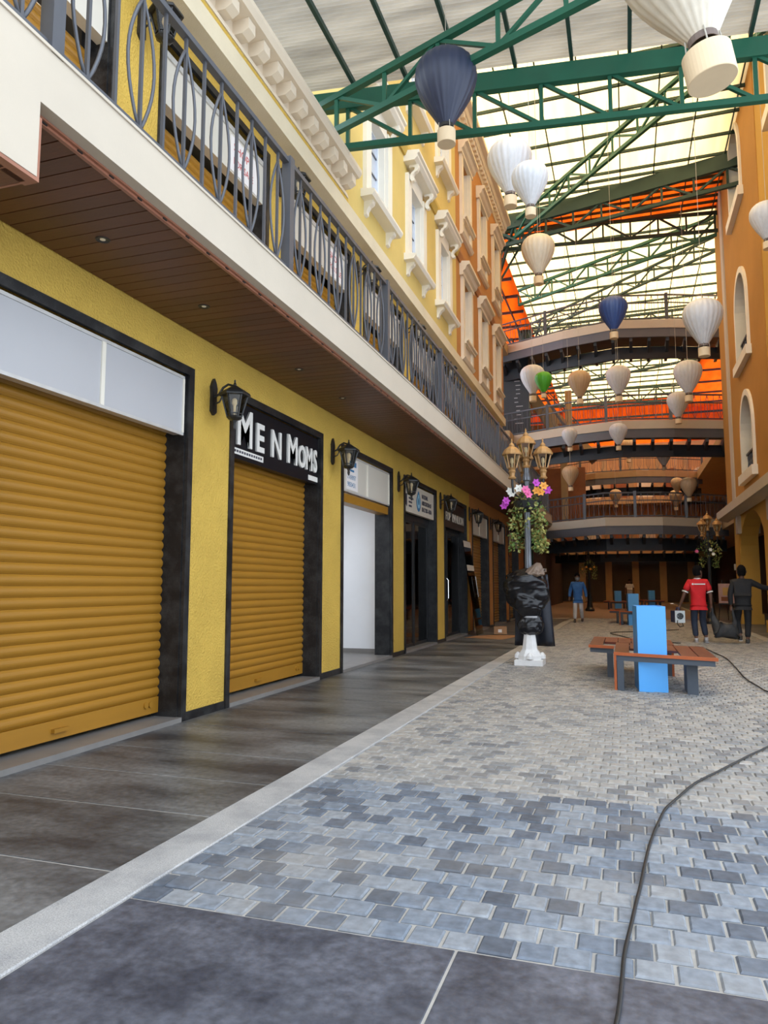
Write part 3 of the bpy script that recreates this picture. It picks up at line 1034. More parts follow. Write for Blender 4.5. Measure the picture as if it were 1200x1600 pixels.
# ------------------------------------------------------------------ left building, first floor behind the railing
uo = []
pa = 4.92 - 2.86
ups = [(pa + 2.86 * k, pa + 0.6 + 2.86 * k) for k in range(-1, 10)]
uo = [(ups[k][1] + 0.08, ups[k + 1][0] - 0.08) for k in range(len(ups) - 1)]
wu = gridwall('wall_left_upper', M['yellow'], W, 0.28, -2.0, 26.0, 4.2, 7.62, [(a - 0.05, c + 0.05, 4.2, 6.70) for a, c in uo if c < 25.9])
struct(wu, 'rough yellow plaster wall with shuttered openings behind the left balcony railing')
core = MB().box(-9.0, -2.0, 4.2, W - 0.62, 26.0, 7.6).build('wall_left_core', M['dark_interior'])
struct(core, 'dark interior block of the left building behind the balcony shutters')
UPL = {1: 'upper shuttered shop unit at the top left corner behind the railing', 2: 'upper shuttered shop unit with a red-lettered notice behind the railing', 3: 'upper shuttered shop unit right of the second railing post, with a second notice',
       4: 'fourth upper shuttered shop unit behind the balcony railing', 5: 'fifth upper shuttered shop unit behind the balcony railing', 6: 'sixth upper shuttered shop unit behind the balcony railing', 7: 'seventh upper shuttered shop unit far along the balcony'}
for k in range(1, 8):
    y0, y1 = uo[k]
    root = thing('upper_shopfront', UPL[k], 'shopfront')
    granite_frame(root, y0, y1, 4.2, 6.64, tw=0.08)
    shutter(root, y0 + 0.012, y1 - 0.012, W - 0.245, 4.22, 6.0, each=(k < 4), bar=False)
    sg = MB().box(W - 0.14, y0 + 0.015, 6.02, W - 0.03, y1 - 0.015, 6.55).build('sign_panel', M['panel_warm'], root)
    MB().box(W - 0.03, y0 + 0.015, 6.50, W - 0.012, y1 - 0.015, 6.56).build('sign_rail', M['panel_frame'], sg)
    MB().box(W - 0.03, (y0 + y1) / 2 - .02, 6.02, W - 0.012, (y0 + y1) / 2 + .02, 6.5).build('sign_stile', M['panel_frame'], sg)
    if k in (2, 3):
        yn = y0 + 1.30
        MB().box(W - 0.029, yn, 6.04, W - 0.022, yn + 0.62, 6.46).build('paper_notice', M['paper'], sg)
        place_text(sg, 'SHOP', yn + 0.06, 6.30, 0.14, M['ink_red'], W - 0.02, 0.001)
        place_text(sg, 'FOR SALE', yn + 0.06, 6.14, 0.12, M['ink_red'], W - 0.02, 0.001, 0.9)
UL = ['black wall lantern at the top left corner behind the balcony railing', 'black wall lantern behind the second railing post on the upper floor', 'third black wall lantern along the upper balcony wall', 'fourth black wall lantern along the upper balcony wall', 'fifth black wall lantern along the upper balcony wall']
for k in range(5):
    c = copy_tree(lant)
    c.location = (W, ups[2][0] + 0.30 + 2.86 * k, 6.52)
    c['label'] = UL[k]

# cream ledge, cornice with modillions
XF = -3.90
lg = MB().box(-4.3, -2.0, 6.86, XF + 0.06, 25.0, 7.10).build('trim_3', M['cream_rough'])
struct(lg, 'rough cream ledge band above the balcony railing')
MB().box(-4.3, -2.0, 7.10, XF + 0.05, 9.84, 7.17).build('yellow_strip', M['yellow'], lg)
co = MB()
co.prism([(-4.3, 7.175), (-3.84, 7.175), (-3.84, 7.20), (-3.86, 7.26), (-3.90, 7.28), (-3.90, 7.44), (-3.66, 7.46), (-3.62, 7.52), (-3.62, 7.58), (-4.3, 7.62)], 'y', -2.0, 9.82)
cn = co.build('trim_4', M['stone_trim'])
struct(cn, 'projecting cream cornice with block modillions above the near balcony')
me = MB().prism([(-3.90, 7.285), (-3.78, 7.285), (-3.70, 7.33), (-3.70, 7.45), (-3.90, 7.45)], 'y', 0, 0.15).mesh('modillion', M['stone_trim'])
y = 9.62
while y > 4.0:
    link('modillion', me, cn, (0, y, 0))
    y -= 0.35

# ------------------------------------------------------------------ left facades with windows
fy = gridwall('wall_left_yellow', M['yellow_pale'], XF, 1.6, 9.85, 17.55, 7.10, 14.2,
              [(10.85 + 2.42 * i, 11.75 + 2.42 * i, z, z + 1.55) for i in range(3) for z in (7.75, 11.15)])
struct(fy, 'pale yellow rendered facade with white sash windows above the balcony')
MB().box(-6.5, 9.9, 7.1, XF - 1.62, 17.5, 14.2).build('wall_core', M['dark_interior'], fy)
fb = gridwall('wall_left_brown', M['brown_wall'], XF, 1.6, 17.55, 25.0, 7.10, 14.2,
              [(18.25 + 2.42 * i, 19.15 + 2.42 * i, z, z + 1.65) for i in range(3) for z in (7.75, 11.15)])
struct(fb, 'terracotta brown facade with stone coloured windows beyond the yellow one')
MB().box(-6.5, 17.6, 7.1, XF - 1.62, 24.95, 14.2).build('wall_core', M['dark_interior'], fb)
bd = MB().prism([(XF - .02, 9.72), (XF + 0.04, 9.72), (XF + 0.10, 9.86), (XF + 0.10, 9.94), (XF - .02, 9.94)], 'y', 9.85, 17.55).build('trim_5', M['yellow_band'])
struct(bd, 'ochre string course across the pale yellow facade')
bd = MB().prism([(XF - .02, 9.72), (XF + 0.04, 9.72), (XF + 0.10, 9.86), (XF + 0.10, 9.94), (XF - .02, 9.94)], 'y', 17.55, 25.05).build('trim_6', M['brown_band'])
struct(bd, 'dark terracotta string course across the brown facade')
tc_ = MB().prism([(-4.3, 13.75), (XF + 0.02, 13.75), (XF + 0.05, 13.95), (XF + 0.18, 14.02), (XF + 0.22, 14.16), (XF + 0.34, 14.20), (XF + 0.34, 14.34), (-4.3, 14.40)], 'y', 17.5, 25.1).build('trim_7', M['stone_trim'])
struct(tc_, 'dentilled stone cornice along the top of the brown facade')
me = MB().box(XF + 0.05, 0, 13.86, XF + 0.15, 0.12, 14.0).mesh('dentil', M['stone_trim'])
y = 17.6
while y < 25:
    link('dentil', me, tc_, (0, y, 0))
    y += 0.26
tc_ = MB().prism([(-4.3, 13.9), (XF + 0.05, 13.9), (XF + 0.2, 14.1), (XF + 0.2, 14.3), (-4.3, 14.35)], 'y', 9.8, 17.5).build('trim_8', M['white_trim'])
struct(tc_, 'plain white cornice along the top of the pale yellow facade')


def scroll_bracket(m, s=1.0, flip=1):
    """S-shaped bracket profile in the x-z plane"""
    b = MB()
    pts = []
    for i in range(25):
        t = i / 24
        if t < 0.5:
            a = -PI / 2 + t * 2 * PI * 0.75
            pts.append((0.10 + 0.065 * math.cos(a), -0.07 + 0.065 * math.sin(a)))
        else:
            u = (t - 0.5) * 2
            a = PI * 1.0 - u * PI * 0.9
            pts.append((0.075 + 0.05 * math.cos(PI + u * PI), -0.16 - 0.17 * u))
    pts = [(0.19, 0.0), (0.20, -0.07), (0.17, -0.13), (0.11, -0.16), (0.08, -0.21), (0.09, -0.26), (0.12, -0.29), (0.10, -0.33), (0.05, -0.33), (0.02, -0.28), (0.02, -0.20), (0.06, -0.14), (0.11, -0.11), (0.12, -0.06), (0.08, -0.04), (0.0, -0.05), (0.0, 0.0)]
    b.prism([(p * s, q * s) for p, q in pts], 'y', 0, 0.09)
    return b.mesh('bracket', m)


def sill_bracket(m):
    return MB().prism([(0, 0), (0.16, 0), (0.15, -0.05), (0.09, -0.09), (0.05, -0.16), (0.045, -0.22), (0.0, -0.24)], 'y', 0, 0.12).mesh('bracket', m)


SB_W, SC_W = sill_bracket(M['white_trim']), scroll_bracket(M['white_trim'])
wnum = [0]


def sash(t, x, yc, z0, z1, w):
    x += 0.14
    w -= 0.036
    MB().box(x - 0.30, yc - w / 2, z0, x - 0.285, yc + w / 2, z1).build('pane', M['glass_window'], t)
    for a in (yc - w / 2, yc - 0.025, yc + w / 2 - 0.05):
        MB().box(x - 0.285, a, z0, x - 0.25, a + 0.05, z1).build('sash_stile', M['sash_blue'], t)
    for c in (z0, z1 - 0.05):
        MB().box(x - 0.284, yc - w / 2 + 0.05, c, x - 0.251, yc + w / 2 - 0.05, c + 0.05).build('sash_rail', M['sash_blue'], t)
    for i in range(1, 4):
        zz = z0 + (z1 - z0) * i / 4
        MB().box(x - 0.284, yc - w / 2 + 0.05, zz, x - 0.265, yc + w / 2 - 0.05, zz + 0.022).build('glazing_bar', M['slate_band'], t)


def window_yellow(yc, z0, label):
    wnum[0] += 1
    o = D.objects.new('window_%d' % wnum[0], None)
    COL.objects.link(o)
    struct(o, label)
    m = M['white_trim']
    z1 = z0 + 1.55
    w = 0.90
    sash(o, XF, yc, z0, z1, w)
    for s in (-1, 1):
        a = yc + s * w / 2
        lo, hi = (a - 0.24, a) if s < 0 else (a, a + 0.24)
        MB().box(XF - 0.20, a - 0.018, z0, XF + 0.001, a + 0.018, z1).build('reveal', m, o)
        MB().box(XF - 0.0, lo, z0 - 0.06, XF + 0.07, hi, z1 + 0.12).build('casing', m, o)
        link('bracket', SC_W, o, (XF + 0.06, (lo + hi) / 2 - 0.045, z1 + 0.30))
        link('bracket', SB_W, o, (XF + 0.0, (lo + hi) / 2 - 0.06, z0 - 0.16))
    MB().box(XF - 0.20, yc - w / 2 + .018, z1 - 0.02, XF + 0.05, yc + w / 2 - .018, z1 + 0.30).build('head', m, o)
    MB().prism([(XF, z1 + 0.30), (XF + 0.22, z1 + 0.30), (XF + 0.28, z1 + 0.36), (XF + 0.28, z1 + 0.42), (XF + 0.32, z1 + 0.44), (XF + 0.32, z1 + 0.49), (XF, z1 + 0.53)], 'y', yc - w / 2 - 0.34, yc + w / 2 + 0.34).build('hood', m, o)
    MB().prism([(XF, z0 - 0.16), (XF + 0.20, z0 - 0.16), (XF + 0.24, z0 - 0.10), (XF + 0.24, z0 - 0.06), (XF, z0 - 0.02)], 'y', yc - w / 2 - 0.34, yc + w / 2 + 0.34).build('sill', m, o)


def window_brown(yc, z0, label):
    wnum[0] += 1
    o = D.objects.new('window_%d' % wnum[0], None)
    COL.objects.link(o)
    struct(o, label)
    m = M['stone_trim']
    z1 = z0 + 1.65
    w = 0.90
    sash(o, XF, yc, z0, z1, w)
    for s in (-1, 1):
        a = yc + s * w / 2
        lo, hi = (a - 0.20, a) if s < 0 else (a, a + 0.20)
        MB().box(XF - 0.20, a - 0.018, z0, XF + 0.001, a + 0.018, z1).build('reveal', m, o)
        MB().box(XF, lo, z0 - 0.55, XF + 0.08, hi, z1 + 0.06).build('casing', m, o)
    MB().prism([(XF, z1), (XF + 0.10, z1), (XF + 0.10, z1 + 0.10), (XF + 0.16, z1 + 0.14), (XF + 0.20, z1 + 0.24), (XF + 0.27, z1 + 0.26), (XF + 0.27, z1 + 0.34), (XF, z1 + 0.38)], 'y', yc - w / 2 - 0.30, yc + w / 2 + 0.30).build('hood', m, o)
    MB().prism([(XF, z0 - 0.13), (XF + 0.12, z0 - 0.13), (XF + 0.12, z0 - 0.08), (XF + 0.17, z0 - 0.06), (XF + 0.17, z0 - 0.01), (XF, z0)], 'y', yc - w / 2 - 0.08, yc + w / 2 + 0.30).build('sill', m, o)
    MB().box(XF, yc - w / 2, z0 - 0.52, XF + 0.03, yc + w / 2, z0 - 0.13).build('apron', m, o)
    MB().prism([(XF, z0 - 0.62), (XF + 0.07, z0 - 0.60), (XF + 0.12, z0 - 0.53), (XF, z0 - 0.52)], 'y', yc - w / 2 - 0.24, yc + w / 2 + 0.24).build('apron_mould', m, o)


ordn = ['nearest', 'middle', 'farthest']
for r, z in enumerate((7.75, 11.15)):
    for i in range(3):
        window_yellow(11.30 + 2.42 * i, z, '%s white window with scroll brackets in the %s row of the yellow facade' % (ordn[i], ('lower', 'upper')[r]))
for r, z in enumerate((7.75, 11.15)):
    for i in range(3):
        window_brown(18.70 + 2.42 * i, z, '%s stone framed window in the %s row of the brown facade' % (ordn[i], ('lower', 'upper')[r]))

# ------------------------------------------------------------------ right building
XR = 3.60


def arch_pts(yc, hw, zs, n=12):
    return [(yc + hw * math.cos(PI * i / n), zs + hw * math.sin(PI * i / n) * 1.05) for i in range(n + 1)]


def arch_wall(name, m, x0, x1, ya, yb, za, zb, wins, label):
    """wall slab x0..x1 with round-headed openings (yc, half width, sill, spring)"""
    b = MB()
    wins = sorted(wins, key=lambda w: w[2])
    if wins:
        yc, hw = wins[0][0], wins[0][1]
        b.box(x0, ya, za, x1, yc - hw, zb)
        b.box(x0, yc + hw, za, x1, yb, zb)
        z = za
        for (yc, hw, s, sp) in wins:
            if s > z:
                b.box(x0, yc - hw, z, x1, yc + hw, s)
            top = sp + hw * 1.05 + 0.2
            ap = arch_pts(yc, hw, sp)
            half = len(ap) // 2
            b.prism([(yc, top), (yc + hw, top)] + ap[:half + 1], 'x', x0, x1)
            b.prism([(yc - hw, top), (yc, top)] + ap[half:], 'x', x0, x1)
            z = top
        if z < zb:
            b.box(x0, yc - hw, z, x1, yc + hw, zb)
    else:
        b.box(x0, ya, za, x1, yb, zb)
    import bmesh
    o = b.build(name, m)
    bm = bmesh.new()
    bm.from_mesh(o.data)
    bmesh.ops.remove_doubles(bm, verts=bm.verts, dist=1e-4)
    bm.to_mesh(o.data)
    bm.free()
    struct(o, label)
    return o


RW = [(23.85, 1.05, 4.75, 5.95), (23.85, 1.05, 8.25, 9.75), (23.85, 1.05, 13.05, 14.35)]
arch_wall('wall_right', M['tan_wall'], XR, XR + 0.55, 20.4, 29.3, 4.05, 17.5, RW, 'tan facade with tall arched windows on the right')
arch_wall('wall_right_near', M['mustard_wall'], XR + 0.02, XR + 0.6, 12.5, 20.4, 4.05, 17.0, [(17.4, 1.05, 12.6, 13.9), (17.4, 1.05, 8.25, 9.75), (17.4, 1.05, 4.75, 5.95)][::-1], 'mustard facade at the right edge of the photo, nearer than the tan one')
e = MB().box(XR + 0.55, 29.0, 4.05, 8.6, 29.3, 17.5).build('wall_right_end', M['tan_wall'])
struct(e, 'tan end wall of the right building facing the footbridges')
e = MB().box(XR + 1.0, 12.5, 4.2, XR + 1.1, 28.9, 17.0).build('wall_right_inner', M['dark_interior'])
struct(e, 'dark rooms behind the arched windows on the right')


def window_arch(x, yc, hw, s, sp, label, rail_=True):
    wnum[0] += 1
    o = D.objects.new('window_%d' % wnum[0], None)
    COL.objects.link(o)
    struct(o, label)
    m = M['white_trim']
    hw -= 0.025
    ap = arch_pts(yc, hw, sp, 16)
    ao = arch_pts(yc, hw + 0.17, sp, 16)
    # casing: arch and two uprights in one ring
    ring = MB()
    outer = [(yc + hw + 0.17, s - 0.02)] + ao + [(yc - hw - 0.17, s - 0.02)]
    inner = [(yc + hw, s - 0.02)] + ap + [(yc - hw, s - 0.02)]
    n = len(outer)
    vs = [(x - 0.07, a, c) for a, c in outer] + [(x - 0.07, a, c) for a, c in inner] + [(x, a, c) for a, c in outer] + [(x + 0.42, a, c) for a, c in inner]
    fs = []
    for i in range(n - 1):
        fs += [(i, i + 1, n + i + 1, n + i), (i, i + 1, 2 * n + i + 1, 2 * n + i), (n + i, n + i + 1, 3 * n + i + 1, 3 * n + i)]
    ring.add(vs, fs).build('casing', m, o)
    MB().prism([(yc - hw - 0.30, s - 0.30), (yc + hw + 0.30, s - 0.30), (yc + hw + 0.30, s - 0.02), (yc - hw - 0.30, s - 0.02)], 'x', x - 0.16, x).build('sill', m, o)
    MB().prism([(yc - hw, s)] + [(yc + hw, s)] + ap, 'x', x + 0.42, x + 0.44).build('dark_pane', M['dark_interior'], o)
    if rail_:
        r = MB().beam((x + 0.10, yc - hw + 0.01, s + 0.62), (x + 0.10, yc + hw - 0.01, s + 0.62), 0.09, 0.06).build('balustrade', M['rail'], o)
        MB().beam((x + 0.10, yc - hw + 0.01, s + 0.06), (x + 0.10, yc + hw - 0.01, s + 0.06), 0.07, 0.05).build('base_rail', M['rail'], r)
        bal = MB().lathe([(0.02, 0.08), (0.035, 0.2), (0.018, 0.36), (0.03, 0.5), (0.02, 0.6)], 8).mesh('baluster', M['rail'], True)
        for i in range(7):
            link('baluster', bal, r, (x + 0.10, yc - hw + 0.15 + i * (2 * hw - 0.3) / 6, s))


for i, (yc, hw, s, sp) in enumerate(RW):
    window_arch(XR, yc, hw, s, sp, '%s tall arched window of the tan right facade' % ('lowest', 'middle', 'highest')[i], True)
for i, (yc, hw, s, sp) in enumerate([(17.4, 1.05, 4.75, 5.95), (17.4, 1.05, 8.25, 9.75), (17.4, 1.05, 12.6, 13.9)]):
    window_arch(XR + 0.02, yc, hw, s, sp, '%s arched window of the mustard facade at the right edge' % ('lowest', 'middle', 'highest')[i], True)
st = MB().box(XR - 0.05, 27.0, 4.05, XR, 27.55, 17.5).build('trim_9', M['cream'])
struct(st, 'vertical cream strip near the far corner of the tan facade')
st = MB().prism([(XR - 0.28, 3.78), (XR - 0.22, 3.78), (XR + 0.1, 3.70), (XR + 0.1, 4.08), (XR - 0.28, 4.06)], 'y', 12.4, 30.2).build('trim_10', M['cream'])
struct(st, 'cream ledge along the right building above the arcade')
st = MB().prism([(20.6, 16.2), (29.4, 18.2), (29.4, 18.6), (20.6, 16.6)], 'x', XR - 0.15, XR + 0.2).build('trim_11', M['cream'])
struct(st, 'sloping cream coping at the top of the tan facade')
bl = MB().box(XR - 0.18, 21.4, 15.9, XR + 0.02, 22.3, 17.1).build('trim_12', M['cream'])
struct(bl, 'cream block bracket high on the tan facade')
# arcade below
for k in range(3):
    yc = 28.4 - 5.9 * k
    t = MB()
    t.box(3.75, yc - 0.55, 0, 4.35, yc + 0.55, 4.05)
    pr_ = t.build('wall_right_pier', M['mustard_wall'])
    struct(pr_, 'mustard arcade pier number %s from the footbridges on the right' % ('one', 'two', 'three', 'four', 'five')[k])
    MB().box(3.70, yc - 0.62, 0, 4.4, yc + 0.62, 0.35).build('pier_base', M['mustard_wall'], pr_)
    MB().box(3.66, yc - 0.95, 3.10, 4.36, yc - 0.5, 3.72).build('corbel', M['cream'], pr_)
    # spandrel of the arch towards the next pier
    c = yc - 2.95
    pts = [(yc - 0.5, 4.05), (c - 2.45, 4.05)]
    for i in range(13):
        a = PI * i / 12
        pts.append((c - 2.4 * math.cos(a), 2.35 + 1.35 * math.sin(a)))
    MB().prism(pts, 'x', 3.78, 4.3).build('arch', M['mustard_wall'], pr_)
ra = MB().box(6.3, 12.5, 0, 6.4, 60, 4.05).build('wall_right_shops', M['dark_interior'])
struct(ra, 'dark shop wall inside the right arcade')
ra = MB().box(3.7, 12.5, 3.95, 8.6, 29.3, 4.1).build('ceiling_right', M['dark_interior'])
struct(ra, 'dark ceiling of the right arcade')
t = MB().box(6.15, 24.0, 0.1, 6.25, 26.2, 2.6).build('door_1', M['green_panel'])
struct(t, 'pale green door panel inside the right arcade')
t = thing('lit_sign', 'small glowing blue sign inside the right arcade', 'sign', (5.1, 27.2, 2.35))
MB().box(-0.17, -0.04, -0.25, 0.17, 0.04, 0.25).build('case', M['alu_black'], t)
MB().box(-0.15, -0.05, -0.23, 0.15, -0.04, 0.23).build('lit_face', M['screen_blue'], t)
t = thing('hanging_sign', 'small cream hanging sign with a brown disc beside the right lamp post', 'sign', (4.30, 31.6, 1.93))
MB().box(-0.28, -0.04, 0, 0.28, 0.04, 0.24).build('board', M['sign_cream'], t)
MB().box(0.08, -0.05, 0.05, 0.22, -0.04, 0.19).build('disc', M['sign_brown'], t)
MB().box(-0.22, -0.05, 0.08, 0.04, -0.04, 0.15).build('print', M['stair'], t)
for s in (-.2, .2):
    MB().tube([(s, 0, 0.24), (s, 0, 1.83)], 0.008, 5).build('rod', M['black_iron'], t)


# ------------------------------------------------------------------ footbridges
def bridge(name, label, front, ztop, depth, tan=False):
    t = thing(name, label, 'footbridge', (0, 0, 0))
    top_m = M['cream'] if not tan else M['stair']
    back = [(x, y + depth) for x, y in front]
    MB().prism(front + back[::-1], 'z', ztop - 0.30, ztop - 0.02).build('deck', M['charcoal'], t)

    def strip(nm, m, off, z0, z1, th):
        poly = [(x, y - off) for x, y in front] + [(x, y - off + th) for x, y in front][::-1]
        return MB().prism(poly, 'z', z0, z1).build(nm, m, t)
    strip('fascia', top_m, 0.06, ztop - 0.36, ztop, 0.06)
    strip('slate_band', M['slate_band'], 0.02, ztop - 0.72, ztop - 0.36, 0.10)
    strip('lower_girder', M['charcoal'], -0.9, ztop - 1.35, ztop - 0.85, 0.12)
    n = 14
    pts = []
    seg = [(Vector((*front[i], 0)), Vector((*front[i + 1], 0))) for i in range(len(front) - 1)]
    tot = sum((q - p).length for p, q in seg)
    def along(d):
        for p, q in seg:
            l = (q - p).length
            if d <= l + 1e-6:
                return p + (q - p) * (d / l)
            d -= l
        return seg[-1][1]
    for i in range(n):
        p = along(tot * (i + .5) / n)
        MB().prism([(p.y + 0.1, ztop - 0.72), (p.y + depth * .8, ztop - 0.72), (p.y + depth * .8, ztop - 1.15), (p.y + 0.9, ztop - 1.1), (p.y + 0.1, ztop - 0.86)], 'x', p.x - 0.06, p.x + 0.06).build('bracket', M['charcoal'], t)
    # railing
    for z, h, nm in ((ztop + 0.06, 0.05, 'bottom_rail'), (ztop + 0.72, 0.04, 'middle_rail'), (ztop + 1.05, 0.06, 'top_rail')):
        b = MB()
        for p, q in seg:
            b.beam((p.x, p.y, z), (q.x, q.y, z), 0.05, h)
        b.build(nm, M['rail'], t)
    k = max(3, int(tot / 2.1))
    pmx = MB().box(-0.06, -0.06, 0, 0.06, 0.06, 1.12).mesh('post', M['rail'])
    for i in range(k + 1):
        p = along(tot * i / k)
        link('post', pmx, t, (p.x, p.y, ztop))
    b = MB()
    m_ = int(tot / 0.26)
    for i in range(m_ + 1):
        p = along(tot * i / m_)
        b.box(p.x - 0.009, p.y - 0.009, ztop + 0.06, p.x + 0.009, p.y + 0.009, ztop + 1.05)
        if i % 2 and i < m_:
            for s in (-1, 1):
                b.tube([(p.x + s * 0.01, p.y, ztop + 0.06), (p.x + s * 0.10, p.y, ztop + 0.35), (p.x + s * 0.10, p.y, ztop + 0.65), (p.x + s * 0.01, p.y, ztop + 1.0)], 0.009, 4)
    tag(b.build('baluster_bars', M['rail'], t), kind='stuff')
    return t


FR = [(-5.4, 32.6), (-2.3, 31.2), (0.0, 30.6), (2.0, 31.1), (4.3, 32.0)]
bridge('footbridge', 'highest footbridge with pale edge and railing, bright roof behind it', FR, 12.2, 2.6)
bridge('footbridge', 'middle footbridge with pale edge, in front of the orange roof sheets', FR, 8.0, 2.6)
bridge('footbridge', 'lowest near footbridge with pale edge and dark railing above the walking man', [(-3.5, 34.3), (-0.8, 32.1), (1.5, 32.6), (3.3, 34.0), (4.3, 34.9)], 4.2, 2.6)
FR2 = [(-4.6, 46.5), (-1.6, 44.6), (0.7, 44.3), (2.3, 44.8), (4.4, 46.1)]
bridge('footbridge', 'farther footbridge with tan edge, seen between the middle and lowest ones', FR2, 8.0, 2.4, True)
bridge('footbridge', 'farthest low footbridge with tan edge in the shade above the rear street', [(x, y + 3.4) for x, y in FR2], 4.2, 2.4, True)

# rear galleries and end walls
for (x0, x1, y0, y1, z, nm) in ((-8.5, -4.4, 30.6, 60, 4.2, 'lowest left'), (-8.5, -4.6, 31, 60, 8.0, 'middle left'), (-8.5, -4.8, 31, 44, 12.2, 'highest left'),
                                (4.0, 8.5, 30, 60, 4.2, 'lowest right'), (4.1, 8.5, 30, 60, 8.0, 'middle right'), (4.3, 8.5, 30, 36, 12.2, 'highest right')):
    g = MB().box(x0, y0, z - 0.45, x1, y1, z).build('gallery_slab', M['stair'])
    struct(g, 'tan edged gallery slab on the %s side beyond the footbridges' % nm)
g = MB().prism([(-4.4, 30.6), (-2.9, 31.0), (-3.5, 34.3), (-4.4, 36)], 'z', 3.84, 4.2).build('gallery_slab', M['cream'])
struct(g, 'cream corner of the left balcony turning into the lowest footbridge')
for sx, nm in ((-1, 'left'), (1, 'right')):
    g = MB().box(sx * 8.4, 29.3, 0, sx * 8.6, 66, 12.0).build('wall_%s_rear' % nm, M['warm_wall'])
    struct(g, 'warm tan rear wall on the %s beyond the footbridges' % nm)
g = MB().box(-5.2, 31.1, 0, -4.4, 34.5, 3.75).build('wall_left_panel', M['charcoal'])
struct(g, 'plain dark grey panel wall left of the walking man')
g = MB().box(-5.6, 34.5, 0, -4.9, 60, 3.75).build('wall_left_rear_shops', M['dark_interior'])
struct(g, 'dark shop wall at the rear left of the street')
wb = MB().box(-8.6, 60.0, 0, 8.6, 60.3, 12.5).build('wall_back', M['warm_wall'])
struct(wb, 'warm tan end wall closing the street far behind the footbridges')
for z, hgt in ((0.0, 3.6), (4.3, 3.2), (8.1, 3.2)):
    for i in range(8):
        x = -7.6 + i * 2.0
        if z == 0:
            MB().box(x, 59.9, 0, x + 0.5, 60.0, hgt).build('pilaster', M['stair'], wb)
            MB().box(x + 0.5, 59.94, 0.1, x + 2.0, 60.0, 3.0).build('dark_shutter', M['dark_interior'], wb)
            MB().box(x + 0.5, 59.92, 3.0, x + 2.0, 60.0, 3.5).build('sign_band', M['sign_brown'], wb)
        else:
            MB().box(x, 59.9, z, x + 0.35, 60.0, z + hgt).build('pilaster', M['stair'], wb)
            ap = arch_pts(x + 1.2, 0.6, z + 1.7, 8)
            MB().prism([(x + 0.6, z + 0.1), (x + 1.8, z + 0.1)] + [(p, q) for p, q in ap], 'y', 59.93, 60.0).build('arched_niche', M['brick_brown'] if i % 2 else M['sign_cream'], wb)
g = MB().box(-8.5, 58.0, 3.75, 8.5, 60, 4.2).build('gallery_slab', M['stair'])
struct(g, 'tan gallery slab across the far end of the street, lower level')
g = MB().box(-8.5, 58.0, 7.55, 8.5, 60, 8.0).build('gallery_slab', M['stair'])
struct(g, 'tan gallery slab across the far end of the street, upper level')
for i, (x, z0, z1) in enumerate(((-2.9, 4.2, 7.6), (-2.6, 8.0, 11.4))):
    t = MB().box(x - 0.16, 38.0, z0, x + 0.16, 38.32, z1).build('wall_rear_column', M['stair'])
    struct(t, 'slim tan column behind the %s footbridge' % ('lowest', 'middle')[i])
g = MB().box(-6.0, 39.0, 4.2, -1.9, 39.2, 7.5).build('wall_left_brick', M['brick_brown'])
struct(g, 'red-brown wall behind the lowest footbridge railing at left')
g = MB().box(-6.0, 39.0, 8.0, -2.2, 39.2, 9.9).build('wall_left_brick_upper', M['brick_brown'])
struct(g, 'red-brown wall behind the middle footbridge railing at left')
# dark panel with small white print beside the stair
g = MB().box(-6.8, 33.4, 8.0, -4.05, 33.5, 12.0).build('wall_left_menu', M['charcoal'])
struct(g, 'black panel wall with small pale print between the upper footbridges')
for i in range(12):
    zz = 11.0 - 0.2 * i
    w = 0.15 + 0.25 * rng.random()
    x0 = -4.75 + 0.12 * rng.random()
    MB().box(x0, 33.385, zz, x0 + w, 33.40, zz + 0.035).build('print_line', M['panel'], g)
# stairs
def stair(label, p0, p1, width):
    t = thing('staircase', label, 'stairs', (0, 0, 0))
    p0 = Vector(p0)
    p1 = Vector(p1)
    for s in (0, width):
        MB().beam(p0 + Vector((0, s, 0)), p1 + Vector((0, s, 0)), 0.10, 0.50).build('stringer', M['stair'], t)
    n = 16
    for i in range(n):
        q = p0 + (p1 - p0) * ((i + .5) / n)
        MB().box(q.x - 0.16, q.y, q.z + 0.02, q.x + 0.16, q.y + width, q.z + 0.06).build('step', M['tile'], t)
    for s in (0, width):
        MB().beam(p0 + Vector((0, s, 0.95)), p1 + Vector((0, s, 0.95)), 0.05, 0.05).build('handrail', M['rail'], t)
    return t
stair('tan staircase coming down from the highest to the middle footbridge at left', (-5.0, 35.0, 12.0), (-2.6, 35.0, 8.0), 1.2)
stair('second tan staircase farther back behind the middle footbridge', (-3.9, 39.2, 11.0), (-1.4, 39.2, 8.0), 1.2)


# ------------------------------------------------------------------ roof over the near street
def truss(name, label, p0, p1, zb, zt, n, cw, mats, bh=None, start=0.0, flip=0):
    t = thing(name, label, 'roof truss', (0, 0, 0))
    p0 = Vector((*p0, 0))
    p1 = Vector((*p1, 0))
    Z = Vector((0, 0, 1))
    m = M[mats]
    MB().beam(p0 + Z * zb, p1 + Z * zb, cw, cw).build('bottom_chord', m, t)
    MB().beam(p0 + Z * (zt + (bh or cw) / 2 - cw / 2), p1 + Z * (zt + (bh or cw) / 2 - cw / 2), cw * (1.3 if bh else 1), bh or cw).build('top_chord', m, t)
    for i in range(n + 1):
        q = p0 + (p1 - p0) * (start + (1 - start) * i / n)
        MB().beam(q + Z * (zb + cw / 2), q + Z * (zt - cw / 2), cw * 0.62, cw * 0.62).build('web_post', m, t)
        if i < n:
            r = p0 + (p1 - p0) * (start + (1 - start) * (i + 1) / n)
            a, c = (zt, zb) if (i + flip) % 2 == 0 else (zb, zt)
            if flip >= 2:
                a, c = zt, zb
            MB().beam(q + Z * a, r + Z * c, cw * 0.55, cw * 0.55).build('web_diagonal', m, t)
    return t


